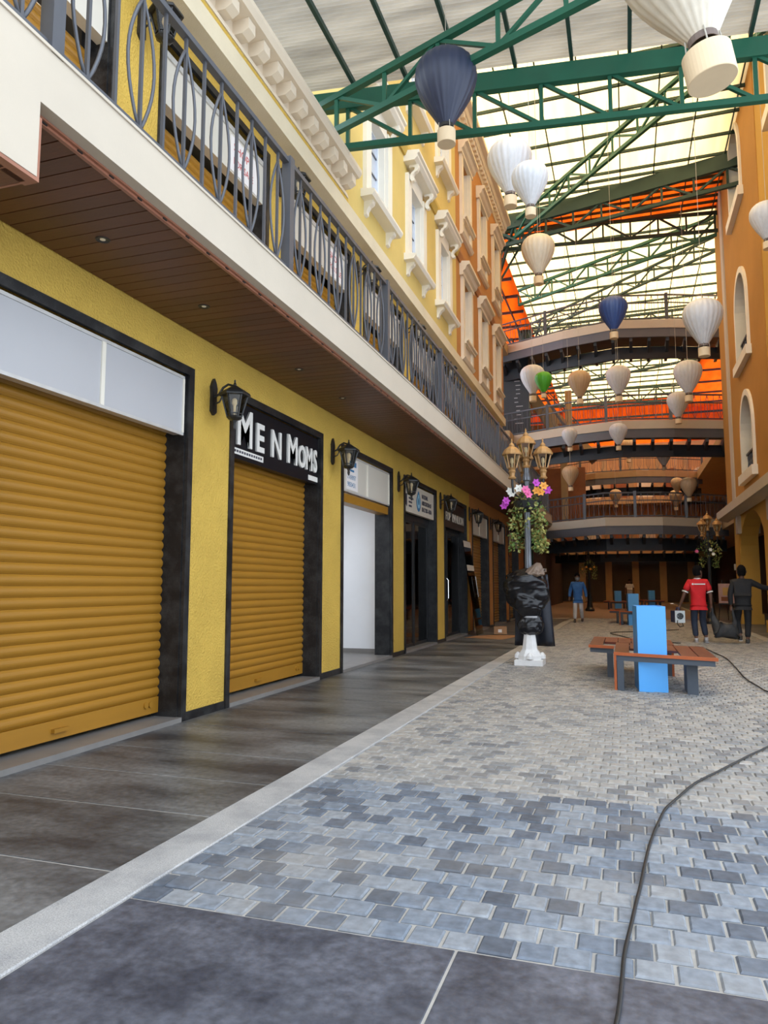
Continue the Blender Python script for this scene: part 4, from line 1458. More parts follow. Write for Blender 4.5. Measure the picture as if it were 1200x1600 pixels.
SK = R(7.5)
ga = Vector((-4.35, 9.17, 0))
gbv = Vector((3.62, 9.17 + 7.97 * math.tan(SK), 0))
truss('roof_truss', 'deep green roof truss with a wide gutter beam across the top of the photo', ga[:2], gbv[:2], 7.62, 8.24, 8, 0.085, 'green_steel', bh=0.27, start=0.09, flip=2)
truss('roof_truss', 'bright green diagonal roof truss running from the near cornice towards the camera', (-4.05, 9.05), (3.6, 9.05 - 7.65 * math.tan(R(20))), 7.66, 8.16, 9, 0.085, 'green_steel', start=0.05)
# corrugated sheet
cs = MB()
npt = int(4.6 / 0.0125)
dirv = Vector((math.cos(SK), math.sin(SK), 0))
for i in range(npt + 1):
    s_ = i * 0.0125
    zz = 8.60 + 0.016 * math.cos(2 * PI * s_ / 0.0625)
    for j in range(2):
        x = (-4.4, 3.62)[j]
        yb_ = 9.17 + (x + 4.35) * math.tan(SK) + 0.06 - s_
        cs.v.append((x, yb_, zz))
for i in range(npt):
    cs.f.append((2 * i, 2 * i + 1, 2 * i + 3, 2 * i + 2))
cso = cs.build('ceiling_roof_sheet', M['sheet'], None, True)
struct(cso, 'dusty white corrugated translucent roof sheet at the top of the photo')
for k in range(10):
    x = -4.28 + 0.757 * k
    y1 = 9.17 + (x + 4.35) * math.tan(SK)
    MB().beam((x, 4.5, 8.545), (x, y1, 8.545), 0.05, 0.075).build('purlin', M['dark_green'], cso)

# ------------------------------------------------------------------ high roof over the far street
ZR = 15.45
def sheet(name, m, poly, z, label):
    o = MB().prism(poly, 'z', z, z + 0.02).build(name, m)
    struct(o, label)
    return o
s1 = sheet('ceiling_high_sheet', M['sheet_cream'], [(-4.6, 10.5), (4.9, 10.5), (4.9, 25.2), (-4.6, 27.45)], ZR, 'bright cream translucent roof sheets over the middle of the street')
s2 = sheet('ceiling_orange_strip', M['sheet_orange'], [(-4.6, 27.4), (4.9, 25.15), (4.9, 28.3), (-4.6, 28.9)], ZR - 0.021, 'strip of orange roof sheet beside the dark roof gutter')
s3 = sheet('ceiling_far_sheet', M['sheet_cream'], [(-4.6, 28.85), (4.9, 28.25), (4.9, 60), (-4.6, 60)], ZR, 'bright cream translucent roof sheets over the footbridges')
s4 = sheet('ceiling_orange_left', M['sheet_orange'], [(-11, 25.3), (-4.35, 25.3), (-4.35, 66), (-11, 66)], ZR - 0.6, 'orange translucent roof sheets to the left beyond the brown facade')
s5 = sheet('ceiling_orange_right', M['sheet_orange'], [(4.4, 36), (10, 36), (10, 66), (4.4, 66)], ZR - 0.8, 'orange translucent roof sheets at the right beyond the footbridges')
s6 = MB().prism([(60, 12.0), (60, 12.03), (72, 15.5), (72, 15.47)], 'x', -9, 9).build('ceiling_orange_end', M['sheet_orange'])
struct(s6, 'sloping orange roof sheet at the far end above the end wall')
s7 = MB().prism([(57.2, 15.40), (57.2, 15.42), (60.2, 12.42), (60.2, 12.40)], 'x', -9, 9).build('ceiling_orange_hip', M['sheet_orange'])
struct(s7, 'orange roof sheet sloping down to the far end wall')
for k in range(4):
    yy = 57.5 + 0.7 * k
    MB().beam((-9, yy, 15.3 - (yy - 57.2)), (9, yy, 15.3 - (yy - 57.2)), 0.10, 0.14).build('cross_purlin', M['charcoal'], s7)
y = 11.3
while y < 60:
    par = s1 if y < 25.5 else (s2 if y < 27.6 else s3)
    MB().beam((-4.6, y, ZR - 0.10), (4.9, y, ZR - 0.10), 0.06, 0.09).build('cross_purlin', M['dark_green'], par)
    y += (1.12 if y < 24.5 else (0.45 if y < 28 else 1.25))
for k in range(9):
    x = -4.1 + 1.08 * k
    MB().beam((x, 10.6, ZR - 0.14), (x, 60, ZR - 0.14), 0.035, 0.05).build('tie_rod', M['dark_green'], s1)
for k in range(18):
    y = 27 + 2.0 * k
    MB().beam((-11, y, ZR - 0.68), (-4.4, y, ZR - 0.68), 0.08, 0.12).build('cross_purlin', M['charcoal'], s4)
for k in range(3):
    MB().beam((-8.6 + 1.8 * k, 25.4, ZR - 0.72), (-8.6 + 1.8 * k, 64, ZR - 0.72), 0.06, 0.1).build('tie_rod', M['charcoal'], s4)
for k in range(10):
    y = 36.5 + 2.8 * k
    MB().beam((4.4, y, ZR - 0.9), (10, y, ZR - 0.9), 0.07, 0.12).build('cross_purlin', M['charcoal'], s5)


TR = [('green roof truss fanning from the left column up towards the top right', (-4.3, 27.4), (4.3, 17.1), 14.45, 15.1, 12, 0.11, 'green_steel', None),
      ('dark deep gutter truss in front of the orange roof strip', (-4.4, 26.7), (4.5, 24.5), 14.2, 14.85, 9, 0.12, 'dark_green', 0.5),
      ('dark roof truss nearly level across the street just behind the orange strip', (-4.4, 27.3), (4.5, 28.4), 14.4, 15.1, 9, 0.11, 'dark_green', None),
      ('green roof truss slanting behind the highest footbridge railing', (-4.4, 33.2), (4.5, 28.1), 14.4, 15.1, 11, 0.11, 'green_steel', None),
      ('second green roof truss slanting behind the highest footbridge railing', (-4.4, 37.8), (4.5, 29.6), 14.5, 15.1, 12, 0.09, 'dark_green', None),
      ('dark roof truss level across the street behind the highest footbridge', (-4.5, 38.5), (4.6, 38.0), 14.2, 15.1, 9, 0.12, 'dark_green', None),
      ('thin dark roof truss far above the middle footbridge', (-4.5, 47), (4.6, 43.0), 14.0, 15.0, 8, 0.13, 'dark_green', None),
      ('farthest dark roof truss above the middle footbridge', (-4.5, 52), (4.6, 52.6), 14.0, 15.0, 8, 0.13, 'dark_green', None)]
for lab, a_, b_, zb, zt, k, cw, mm, bh in TR:
    truss('roof_truss', lab, a_, b_, zb, zt, k, cw, mm, bh)
for i, (x, y, nm) in enumerate(((-4.50, 27.3, 'just behind the end of the brown facade'), (-4.75, 38.2, 'behind the highest footbridge at left'))):
    t = thing('roof_column', 'dark green steel roof column ' + nm, 'column', (x, y, 0))
    hgt = ZR - 0.1
    MB().lathe([(0.30, 0.0), (0.30, 0.4), (0.20, 0.5), (0.20, hgt - 1.6), (0.28, hgt - 1.2), (0.36, hgt - 0.9), (0.36, hgt - 0.5), (0.22, hgt - 0.4), (0.22, hgt)], 16).build('shaft', M['dark_green'], t)
    for s in range(6):
        a = s * PI / 3 + 0.3
        MB().beam((0.18 * math.cos(a), 0.18 * math.sin(a), hgt - 2.2), (1.25 * math.cos(a), 1.25 * math.sin(a), hgt - 0.35), 0.08, 0.08).build('strut', M['dark_green'], t)


# ------------------------------------------------------------------ hot-air-balloon lanterns
def balloon_meshes(col, ribs=22):
    prof = [(0.11, -0.60), (0.14, -0.56), (0.22, -0.43), (0.31, -0.29), (0.395, -0.14), (0.455, 0.0), (0.49, 0.12), (0.50, 0.22), (0.485, 0.32), (0.44, 0.42), (0.36, 0.50), (0.25, 0.56), (0.12, 0.595), (0.03, 0.60)]
    b = MB()
    b.lathe(prof, ribs * 4, mod=lambda an, t: 1 - 0.035 * (1 - abs(math.sin(ribs * an / 2))) * (1 if t < 0.97 else 0), cap=False)
    env = b.mesh('envelope', M['silk_' + col], True)
    b = MB()
    b.lathe([(0.142, -0.925), (0.145, -0.92), (0.145, -0.70), (0.135, -0.70), (0.135, -0.90), (0.0, -0.90)], 40, cap=True)
    bas = b.mesh('basket', M['basket'])
    cd = MB().tube([(0.125, 0, -0.58), (0.138, 0, -0.71)], 0.006, 4).mesh('basket_cord', M['cord'])
    nk = MB().lathe([(0.112, -0.60), (0.112, -0.655), (0.105, -0.655), (0.105, -0.60)], 20, cap=False).mesh('neck_ring', mat('neck_' + col, (0.16, 0.12, 0.10) if col != 'navy' else (0.02, 0.018, 0.016), 0.7))
    return env, bas, cd, nk


BAL = [('cream', 0.62, 5.98, 6.31, 1.04, 'huge cream balloon lantern cut off by the top edge of the photo'),
       ('navy', -1.94, 8.27, 7.44, 0.78, 'dark navy balloon lantern in front of the green roof truss'),
       ('white', -1.97, 13.92, 9.67, 0.90, 'larger white balloon lantern of the overlapping pair by the brown cornice'),
       ('white', -1.41, 12.45, 8.40, 0.65, 'smaller bluish white balloon lantern overlapping the larger one by the brown cornice'),
       ('cream', -2.00, 19.21, 10.22, 0.90, 'cream balloon lantern above the left end of the highest footbridge'),
       ('blue', -0.13, 21.01, 9.01, 0.80, 'royal blue balloon lantern in front of the highest footbridge'),
       ('white', 1.88, 18.01, 7.46, 0.90, 'big white balloon lantern before the right end of the highest footbridge'),
       ('white', 3.20, 17.31, 9.38, 0.71, 'white balloon lantern cut off by the right edge of the photo'),
       ('white', -3.08, 26.66, 8.91, 0.90, 'white balloon lantern right behind the small green one'),
       ('green', -2.53, 25.14, 8.35, 0.60, 'small bright green balloon lantern'),
       ('tan', -1.39, 26.27, 8.49, 0.80, 'tan balloon lantern right of the green one'),
       ('white', -0.07, 27.66, 8.89, 0.90, 'white balloon lantern hanging straight below the royal blue one'),
       ('white', 2.22, 26.55, 8.49, 0.95, 'white balloon lantern below the big white one at right'),
       ('white', 2.04, 29.12, 8.15, 0.80, 'white balloon lantern before the right part of the middle footbridge railing'),
       ('white', -1.95, 28.81, 7.09, 0.60, 'small white balloon lantern at the left of the middle footbridge edge'),
       ('white', -0.14, 29.40, 7.22, 0.70, 'small white balloon lantern at the centre of the middle footbridge edge'),
       ('white', 1.72, 34.20, 7.00, 0.62, 'little white balloon lantern hanging under the middle footbridge'),
       ('tan', -2.12, 31.20, 5.93, 0.70, 'tan balloon lantern above the left part of the lowest footbridge railing'),
       ('tan', 2.60, 40.0, 6.50, 0.62, 'little tan balloon lantern just left of the larger tan one at right'),
       ('tan', 2.60, 33.0, 5.48, 0.68, 'tan balloon lantern above the right part of the lowest footbridge railing'),
       ('tan', 0.30, 42.0, 8.90, 0.85, 'dim tan balloon lantern behind the centre of the middle footbridge'),
       ('tan', -0.45, 42.0, 6.25, 0.66, 'dim tan balloon lantern seen through the lowest footbridge railing at centre'),
       ('tan', 2.65, 42.0, 6.05, 0.72, 'dim tan balloon lantern seen through the lowest footbridge railing at right')]
bcache = {}
string_mat = M['cord']
for col, x, y, z, dia, lab in BAL:
    if col not in bcache:
        bcache[col] = balloon_meshes(col)
    env, bas, cd, nk = bcache[col]
    t = thing('balloon_lantern', lab, 'lantern', (x, y, z), rng.uniform(0, 6), 'hot-air balloon lanterns')
    t.scale = (dia, dia, dia)
    link('envelope', env, t)
    link('neck_ring', nk, t)
    bo = link('basket', bas, t)
    if dia == 1.04:
        bo.scale = (1.25, 1.25, 1.05)
        t.rotation_euler = (0, R(-9), 0)
    for k in range(4):
        link('basket_cord', cd, t, (0, 0, 0), (0, 0, k * PI / 2))
    top = 8.6 if y < 9.2 else ZR + 0.005
    if 30.3 < y < 33.6 and z < 8.0:
        top = 7.705
    if dia == 1.04:
        top -= 0.05
    MB().tube([(0, 0, 0.59), (0, 0, (top - z) / dia)], 0.0045 / dia * (1 if y < 16 else 1.3), 4).build('hanging_string', string_mat, t)


# ------------------------------------------------------------------ lamp posts with flower baskets
def foliage(parent, n, spread, seed, z0, z1, mats=('leaf', 'leaf_pale'), trail=0.5):
    r = random.Random(seed)
    for mi, mm in enumerate(mats):
        b = MB()
        for i in range(n // len(mats)):
            a = r.uniform(0, 2 * PI)
            t_ = r.random()
            z = z0 + (z1 - z0) * t_
            k = math.sin(PI * min(1, t_ * 0.9 + 0.12)) ** 0.5
            rad = spread * k * math.sqrt(r.uniform(0.25, 1))
            if t_ < 0.35:
                a = r.choice((0.4, 1.0, -0.8, 3.4, 2.2)) + r.uniform(-0.25, 0.25)
                rad = spread * r.uniform(0.45, 0.85)
            c = Vector((rad * math.cos(a), rad * math.sin(a), z))
            d = Vector((r.uniform(-1, 1), r.uniform(-1, 1), r.uniform(-1.2, 0.4))).normalized()
            s = d.cross(Vector((r.uniform(-1, 1), r.uniform(-1, 1), r.uniform(-1, 1)))).normalized()
            L = r.uniform(0.05, 0.085)
            w = L * 0.38
            nn = d.cross(s).normalized() * (L * 0.15)
            b.add([c, c + d * L * .5 + s * w + nn, c + d * L, c + d * L * .5 - s * w + nn, c + d * L * 0.5], [(0, 1, 4), (1, 2, 4), (2, 3, 4), (3, 0, 4)])
        tag(b.build('foliage', M[mm], parent), kind='stuff')


def flower_mesh(m, s=0.07, n=6):
    b = MB()
    for k in range(n):
        a = 2 * PI * k / n
        d = Vector((math.cos(a), math.sin(a), 0.25))
        p = Vector((-math.sin(a), math.cos(a), 0))
        b.add([(0, 0, 0), d * s * .55 + p * s * .32, d * s + Vector((0, 0, 0.0)), d * s * .55 - p * s * .32], [(0, 1, 2, 3)])
    b.lathe([(0.012, 0.0), (0.014, 0.012), (0.004, 0.02)], 6)
    return b.mesh('flower', m)


FL = {c: flower_mesh(mat('petal_' + c, rgb, 0.6, var=0.15, vs=20)) for c, rgb in dict(white=(0.75, 0.74, 0.68), pink=(0.70, 0.12, 0.32), purple=(0.45, 0.05, 0.42), orange=(0.75, 0.33, 0.05)).items()}


def post_lantern(parent, x, y, z, s=1.0):
    b = MB()
    b.lathe([(0.055, 0.0), (0.07, 0.02), (0.045, 0.05), (0.05, 0.10), (0.065, 0.13), (0.05, 0.16), (0.075, 0.19)], 12, (x, y, z))
    o = b.build('lantern_collar', M['gold'], parent)
    g = MB().lathe([(0.075, 0.19), (0.135, 0.42)], 6, (x, y, z), cap=False).build('lantern_glass', M['glass_amber'], o)
    b = MB()
    for k in range(6):
        a = k * PI / 3
        b.beam((x + .078 * math.cos(a), y + .078 * math.sin(a), z + 0.19), (x + .138 * math.cos(a), y + .138 * math.sin(a), z + 0.42), 0.014, 0.014)
    b.build('lantern_cage', M['gold'], o)
    MB().lathe([(0.165, 0.41), (0.17, 0.43), (0.13, 0.50), (0.08, 0.545), (0.045, 0.56), (0.05, 0.58), (0.03, 0.61), (0.012, 0.63), (0.016, 0.66), (0.003, 0.70)], 12, (x, y, z)).build('lantern_roof', M['gold'], o)
    MB().lathe([(0.012, 0.2), (0.012, 0.26), (0.03, 0.29), (0.026, 0.35), (0.006, 0.37)], 8, (x, y, z)).build('bulb', M['bulb'], o)


def lamp_post(label, loc, wrapped, h=3.13):
    t = thing('lamp_post', label, 'lamp post', loc)
    if wrapped:
        MB().box(-0.23, -0.23, 0, 0.23, 0.23, 0.09).build('base_plinth', M['white_plastic'], t)
        b = MB()
        b.lathe([(0.20, 0.09), (0.205, 0.15), (0.16, 0.22), (0.13, 0.26), (0.115, 0.36), (0.095, 0.52), (0.085, 0.62), (0.08, 0.9)], 8, rot=R(22.5))
        b.build('base_pedestal', M['white_plastic'], t)
        for a in (0.1, 1.67, 3.24, 4.81):
            MB().lathe([(0.02, 0.0), (0.06, 0.02), (0.055, 0.07), (0.025, 0.11), (0.01, 0.12)], 8, (0.20 * math.cos(a), 0.20 * math.sin(a), 0.09)).build('base_scroll', M['white_plastic'], t)
    else:
        MB().lathe([(0.24, 0), (0.24, 0.1), (0.16, 0.2), (0.12, 0.5), (0.09, 0.9)], 12).build('base_pedestal', M['black_iron'], t)
    pm_ = M['pole'] if wrapped else M['black_iron']
    fl = MB().lathe([(0.058, 0.85), (0.056, 1.4), (0.050, 2.4), (0.044, h - 0.05), (0.07, h - 0.03), (0.07, h + 0.02), (0.045, h + 0.10), (0.05, h + 0.20)], 24, mod=lambda an, q: 1 - 0.10 * (math.cos(12 * an) > 0))
    fl.build('pole', pm_, t)
    for k in range(3):
        a = R(-15) + k * 2 * PI / 3
        x, y = 0.30 * math.cos(a), 0.30 * math.sin(a)
        MB().tube([(0.04 * math.cos(a), 0.04 * math.sin(a), h - 0.28), (x * .5, y * .5, h - 0.36), (x * .95, y * .95, h - 0.25), (x, y, h - 0.12), (x, y, h - 0.03)], 0.02, 8).build('arm', M['black_iron'], t)
        MB().tube([(0.05 * math.cos(a), 0.05 * math.sin(a), h - 0.10), (x * .45, y * .45, h - 0.12), (x * .55, y * .55, h - 0.22), (x * .35, y * .35, h - 0.26)], 0.011, 6).build('scroll', M['black_iron'], t)
        post_lantern(t, x, y, h - 0.03)
    post_lantern(t, 0, 0, h + 0.18)
    return t


LX, LY = -1.575, 12.45
lp = lamp_post('near lamp post with gold lanterns, wrapped in black plastic above a white base', (LX, LY, 0), True)
fb_ = thing('flower_basket', 'trailing flower basket with pink, white and orange blooms on the near lamp post', 'flowers', (LX, LY, 0))
MB().lathe([(0.06, 2.55), (0.20, 2.62), (0.24, 2.74), (0.22, 2.74), (0.10, 2.60)], 14).build('basket', M['black_iron'], fb_)
foliage(fb_, 620, 0.36, 3, 1.92, 2.92)
tr_ = MB()
for i in range(110):
    q_ = rng.random()
    c_ = Vector((0.20 + 0.10 * q_ + rng.uniform(-0.07, 0.07), -0.12 + rng.uniform(-0.08, 0.08), 2.55 - 0.72 * q_))
    d_ = Vector((rng.uniform(-1, 1), rng.uniform(-1, 1), rng.uniform(-1.2, .3))).normalized()
    s_ = d_.cross(Vector((rng.uniform(-1, 1), rng.uniform(-1, 1), rng.uniform(-1, 1)))).normalized()
    tr_.add([c_, c_ + d_ * .035 + s_ * .026, c_ + d_ * .07, c_ + d_ * .035 - s_ * .026], [(0, 1, 2, 3)])
tag(tr_.build('trailing_vine', M['leaf_pale'], fb_), kind='stuff')
for i, (c, dx, dy, dz) in enumerate((('white', -0.22, -0.20, 2.86), ('white', -0.10, -0.26, 2.93), ('pink', 0.02, -0.32, 2.90), ('pink', 0.06, -0.30, 2.82), ('orange', 0.20, -0.28, 2.88), ('orange', 0.26, -0.24, 2.86), ('orange', 0.30, -0.16, 2.97), ('purple', -0.33, -0.18, 2.74), ('purple', -0.36, -0.16, 2.66), ('purple', 0.36, -0.10, 2.90), ('white', -0.26, -0.16, 2.90), ('purple', 0.18, -0.20, 3.02))):
    f_ = link('flower', FL[c], fb_, (dx, dy, dz), (R(80), 0, R(-10 + 15 * (i % 4))))
    f_.scale = (1.15, 1.15, 1.15)
lp2 = lamp_post('far right lamp post with pale lanterns behind the man in red', (2.74, 27.7, 0), False, 3.05)
fb2 = thing('flower_basket', 'leafy flower basket on the far right lamp post', 'flowers', (2.74, 27.7, 0))
MB().lathe([(0.06, 2.45), (0.22, 2.55), (0.26, 2.7), (0.1, 2.5)], 12).build('basket', M['black_iron'], fb2)
foliage(fb2, 380, 0.46, 5, 1.95, 2.95)
for i, (c, dx, dz) in enumerate((('white', 0.02, 2.55), ('pink', -0.42, 2.5), ('white', 0.1, 2.4))):
    link('flower', FL[c], fb2, (dx, -0.4, dz), (R(80), 0, 0))
lp3 = lamp_post('dim lamp post at the rear left behind the walking man', (-1.9, 40.0, 0), False, 3.0)
fb3 = thing('flower_basket', 'dim orange-tinged flower basket at the rear left behind the walking man', 'flowers', (-1.9, 40.0, 0))
MB().lathe([(0.06, 2.25), (0.22, 2.35), (0.26, 2.5), (0.1, 2.3)], 12).build('basket', M['black_iron'], fb3)
foliage(fb3, 260, 0.50, 9, 1.7, 2.7)
for i in range(4):
    link('flower', FL['orange'], fb3, (-0.3 + 0.2 * i, -0.4, 2.2 + 0.1 * (i % 2)), (R(80), 0, 0))

# black plastic wrapped round the near lamp post
def crumple(name, prof, seed, m, parent, nseg=72, amp=0.14, offx=0.0):
    b = MB()
    vs = []
    k = len(prof)
    sub = 8
    full = []
    for i in range(k - 1):
        for q in range(sub):
            tt = q / sub
            tt = tt * tt * (3 - 2 * tt)
            full.append(tuple(prof[i][c] + (prof[i + 1][c] - prof[i][c]) * tt for c in range(3)))
    full.append(prof[-1])
    for (r, z, ox) in full:
        for j in range(nseg):
            an = 2 * PI * j / nseg
            v = Vector((math.cos(an) * 1.1, math.sin(an) * 1.1, z * 5.5 + seed + 0.5 * math.sin(an * 1.0)))
            d = noise.noise(v * 0.8) * amp * 0.9 - abs(noise.noise(v * 1.9)) * amp * 0.55 - abs(noise.noise(Vector((v.x * 2, v.y * 2, v.z * 4.5)))) * amp * 0.35
            rr = r * (1 + d)
            vs.append((ox + rr * math.cos(an) * 1.12, rr * math.sin(an) * 0.85, z + 0.03 * noise.noise(v * 1.7)))
    n = len(full)
    fs = [(i * nseg + j, i * nseg + (j + 1) % nseg, (i + 1) * nseg + (j + 1) % nseg, (i + 1) * nseg + j) for i in range(n - 1) for j in range(nseg)]
    fs += [tuple(reversed(range(nseg))), tuple((n - 1) * nseg + j for j in range(nseg))]
    b.add(vs, fs)
    return b.build(name, m, parent, True)


pw = thing('plastic_wrap', 'crumpled black plastic bags tied round the near lamp post', 'plastic bag', (LX, LY, 0))
crumple('upper_bag', [(0.13, 0.80, 0.02), (0.19, 0.86, 0.0), (0.28, 0.96, -0.02), (0.33, 1.10, -0.04), (0.345, 1.25, -0.04), (0.33, 1.38, -0.04), (0.30, 1.48, -0.03), (0.22, 1.54, 0.0), (0.09, 1.60, 0.04)], 3.3, M['plastic_black'], pw, amp=0.32)
crumple('lower_bag', [(0.10, 0.50, 0.03), (0.17, 0.54, 0.03), (0.20, 0.62, 0.03), (0.195, 0.70, 0.03), (0.15, 0.78, 0.03), (0.12, 0.83, 0.02)], 8.1, M['plastic_black'], pw, amp=0.26)
crumple('dusty_top', [(0.12, 1.46, 0.10), (0.17, 1.50, 0.10), (0.15, 1.56, 0.12), (0.09, 1.63, 0.16), (0.03, 1.68, 0.19)], 5.2, M['tape'], pw, amp=0.4).location = (0, -0.13, 0)
MB().lathe([(0.14, 0.775), (0.15, 0.79), (0.14, 0.805)], 16, (0.03, 0, 0)).build('tie_tape', M['panel'], pw)
# hanging black sheet behind the wrapped post
bsht = MB()
nx, nz = 16, 14
for i in range(nx + 1):
    for j in range(nz + 1):
        u_ = i / nx
        v_ = j / nz
        x = (-0.33 + 0.05 * v_) + u_ * (0.68 - 0.13 * v_)
        y = 0.40 - 0.16 * v_ + 0.05 * math.sin(u_ * 13 + v_ * 2) * (1 - v_ * .4)
        bsht.v.append((x, y, 0.28 + v_ * 1.22))
for i in range(nx):
    for j in range(nz):
        a = i * (nz + 1) + j
        bsht.f.append((a, a + nz + 1, a + nz + 2, a + 1))
o = bsht.build('black_sheet', mat('blue_black_tarp', (0.008, 0.010, 0.018), 0.45, var=0.4, vs=5), None, True)
o.location = (LX + 0.02, LY, 0)
sm = o.modifiers.new('thickness', 'SOLIDIFY')
sm.thickness = 0.008
tag(o, 'long blue-black plastic sheet hanging behind the wrapped lamp post', 'tarp')


# ------------------------------------------------------------------ benches with sky-blue planters
def bench(label, loc, rz, plab, detail=True):
    """S-plan bench: front block reaching right, rear block reaching left, boards run along the street, ends cut at a slant"""
    t = thing('street_bench', label, 'bench', loc, rz, 'timber benches')
    zt = 0.47
    SL = -0.40
    def slab(nm, m, x0, x1, a, c, z0, z1, g=0.006):
        xa, xb = x0 + g, x1 - g
        MB().prism([(xa, a + SL * xa), (xb, a + SL * xb), (xb, c + SL * xb), (xa, c + SL * xa)], 'z', z0, z1).build(nm, m, t)
    w = 1.16 / 6
    for i in range(6):
        x0 = i * w
        if x0 < 0.63 and x0 + w > 0.29:
            slab('seat_board', M['bench_wood'], x0, x0 + w, 0.74, 1.72, zt - 0.028, zt)
        else:
            slab('seat_board', M['bench_wood'], x0, x0 + w, 0.03, 1.72, zt - 0.028, zt)
    for i in range(6):
        x0 = -0.36 + i * w
        slab('seat_board', M['bench_wood'], x0, x0 + w, 1.00 if x0 + w < 0.01 else 1.76, 2.70, zt - 0.028, zt)
    slab('edge_board', M['bench_edge'], 0, 1.16, 0.0, 0.035, zt - 0.034, zt + 0.003, 0)
    slab('edge_board', M['bench_edge'], -0.36, -0.01, 0.965, 1.0, zt - 0.034, zt + 0.003, 0)
    slab('edge_board', M['bench_edge'], -0.36, 0.80, 2.70, 2.735, zt - 0.034, zt + 0.003, 0)
    slab('seat_rail', M['bench_steel'], 0.02, 1.13, 0.02, 0.07, zt - 0.10, zt - 0.034, 0)
    slab('seat_rail', M['bench_steel'], 0.02, 1.13, 1.62, 1.67, zt - 0.10, zt - 0.034, 0)
    slab('seat_rail', M['bench_steel'], -0.34, -0.02, 1.0, 1.05, zt - 0.10, zt - 0.034, 0)
    slab('seat_rail', M['bench_steel'], -0.34, 0.78, 2.62, 2.67, zt - 0.10, zt - 0.034, 0)
    MB().box(1.08, -0.35, zt - 0.10, 1.13, 1.2, zt - 0.034).build('seat_rail', M['bench_steel'], t)
    slab('end_board', M['bench_edge'], 0.0, 0.03, 0.0, 0.5, 0.0, zt - 0.034, 0)
    slab('leg', M['bench_steel'], 0.035, 0.115, 0.01, 0.45, 0.0, zt - 0.10, 0)
    slab('leg', M['bench_steel'], 0.84, 0.96, 0.22, 0.75, 0.0, zt - 0.10, 0)
    slab('leg', M['bench_steel'], -0.12, -0.04, 1.32, 1.75, 0.0, zt - 0.10, 0)
    slab('leg', M['bench_steel'], 0.69, 0.77, 2.05, 2.55, 0.0, zt - 0.10, 0)
    slab('end_board', M['bench_edge'], 0.77, 0.80, 2.05, 2.70, 0.0, zt - 0.034, 0)
    p = thing('planter_box', plab, 'planter', (0, 0, 0))
    p.location = Vector(loc) + Matrix.Rotation(rz, 3, 'Z') @ Vector((0.46, -0.03, 0))
    p.rotation_euler = (0, 0, rz + R(5))
    m = M['planter']
    th = 0.03
    MB().box(-0.17, 0.0, 0, 0.17, th, 1.05).build('side', m, p)
    MB().box(-0.17, 0.54 - th, 0, 0.17, 0.54, 1.05).build('side', m, p)
    MB().box(-0.17, th, 0, -0.17 + th, 0.54 - th, 1.05).build('side', m, p)
    MB().box(0.17 - th, th, 0, 0.17, 0.54 - th, 1.05).build('side', m, p)
    MB().box(-0.14, th, 0.70, 0.14, 0.54 - th, 0.75).build('inner_bed', M['soil'], p)
    return t


bench('nearest timber bench with boards on slate grey steel legs', (-0.19, 9.75, 0), R(0), 'tall sky-blue planter box in the nearest bench')
bench('second timber bench in the distance, left of the nearest planter', (-0.28, 25.9, 0), R(0), 'second sky-blue planter box in the distance, left of the nearest one')
bench('third timber bench far back in the shade', (-0.95, 42.0, 0), R(0), 'darker blue planter box far back at the left of the second')
bench('farthest dark bench in the shade behind the nearest planter', (0.9, 46.0, 0), R(0), 'dim blue planter box far back behind the nearest planter')

# ------------------------------------------------------------------ cables
def cable(label, pts, r):
    vs = [Vector((x, y, 0.0)) for x, y in pts]
    fine = []
    for i in range(len(vs) - 1):
        p0 = vs[max(i - 1, 0)]
        p1, p2 = vs[i], vs[i + 1]
        p3 = vs[min(i + 2, len(vs) - 1)]
        for q in range(6):
            t = q / 6
            fine.append(0.5 * ((2 * p1) + (p2 - p0) * t + (2 * p0 - 5 * p1 + 4 * p2 - p3) * t * t + (3 * p1 - p0 - 3 * p2 + p3) * t * t * t))
    fine.append(vs[-1])
    fine = [p + Vector((0.006 * noise.noise(p * 3), 0.006 * noise.noise(p * 3 + Vector((5, 0, 0))), r + 0.009)) for p in fine]
    o = MB().tube(fine, r, 7).build('power_cable', M['cable'], None, True)
    tag(o, label, 'cable')
cable('black cable crossing the blue-grey setts in the foreground', [(-0.10, 1.9), (-0.08, 2.29), (-0.07, 2.42), (-0.06, 2.64), (-0.05, 2.82), (-0.02, 3.14), (0.02, 3.54), (0.07, 4.06), (0.15, 4.57), (0.23, 4.86), (0.4, 5.36), (0.6, 5.78), (1.03, 6.67), (1.44, 7.34), (1.8, 7.9)], 0.0075)
cable('thin black cable on the ground right of the nearest bench', [(1.5, 16.5), (1.57, 15.5), (1.64, 14.48), (1.59, 12.86), (1.53, 11.42), (1.56, 10.55), (1.61, 9.98), (1.9, 9.2)], 0.009)
cable('thin looped cable on the ground behind the nearest planter', [(1.4, 23.4), (0.13, 22.03), (-0.38, 21.56), (-0.46, 20.96), (-0.12, 19.76), (0.03, 19.1), (0.39, 18.34), (1.1, 17.9)], 0.012)

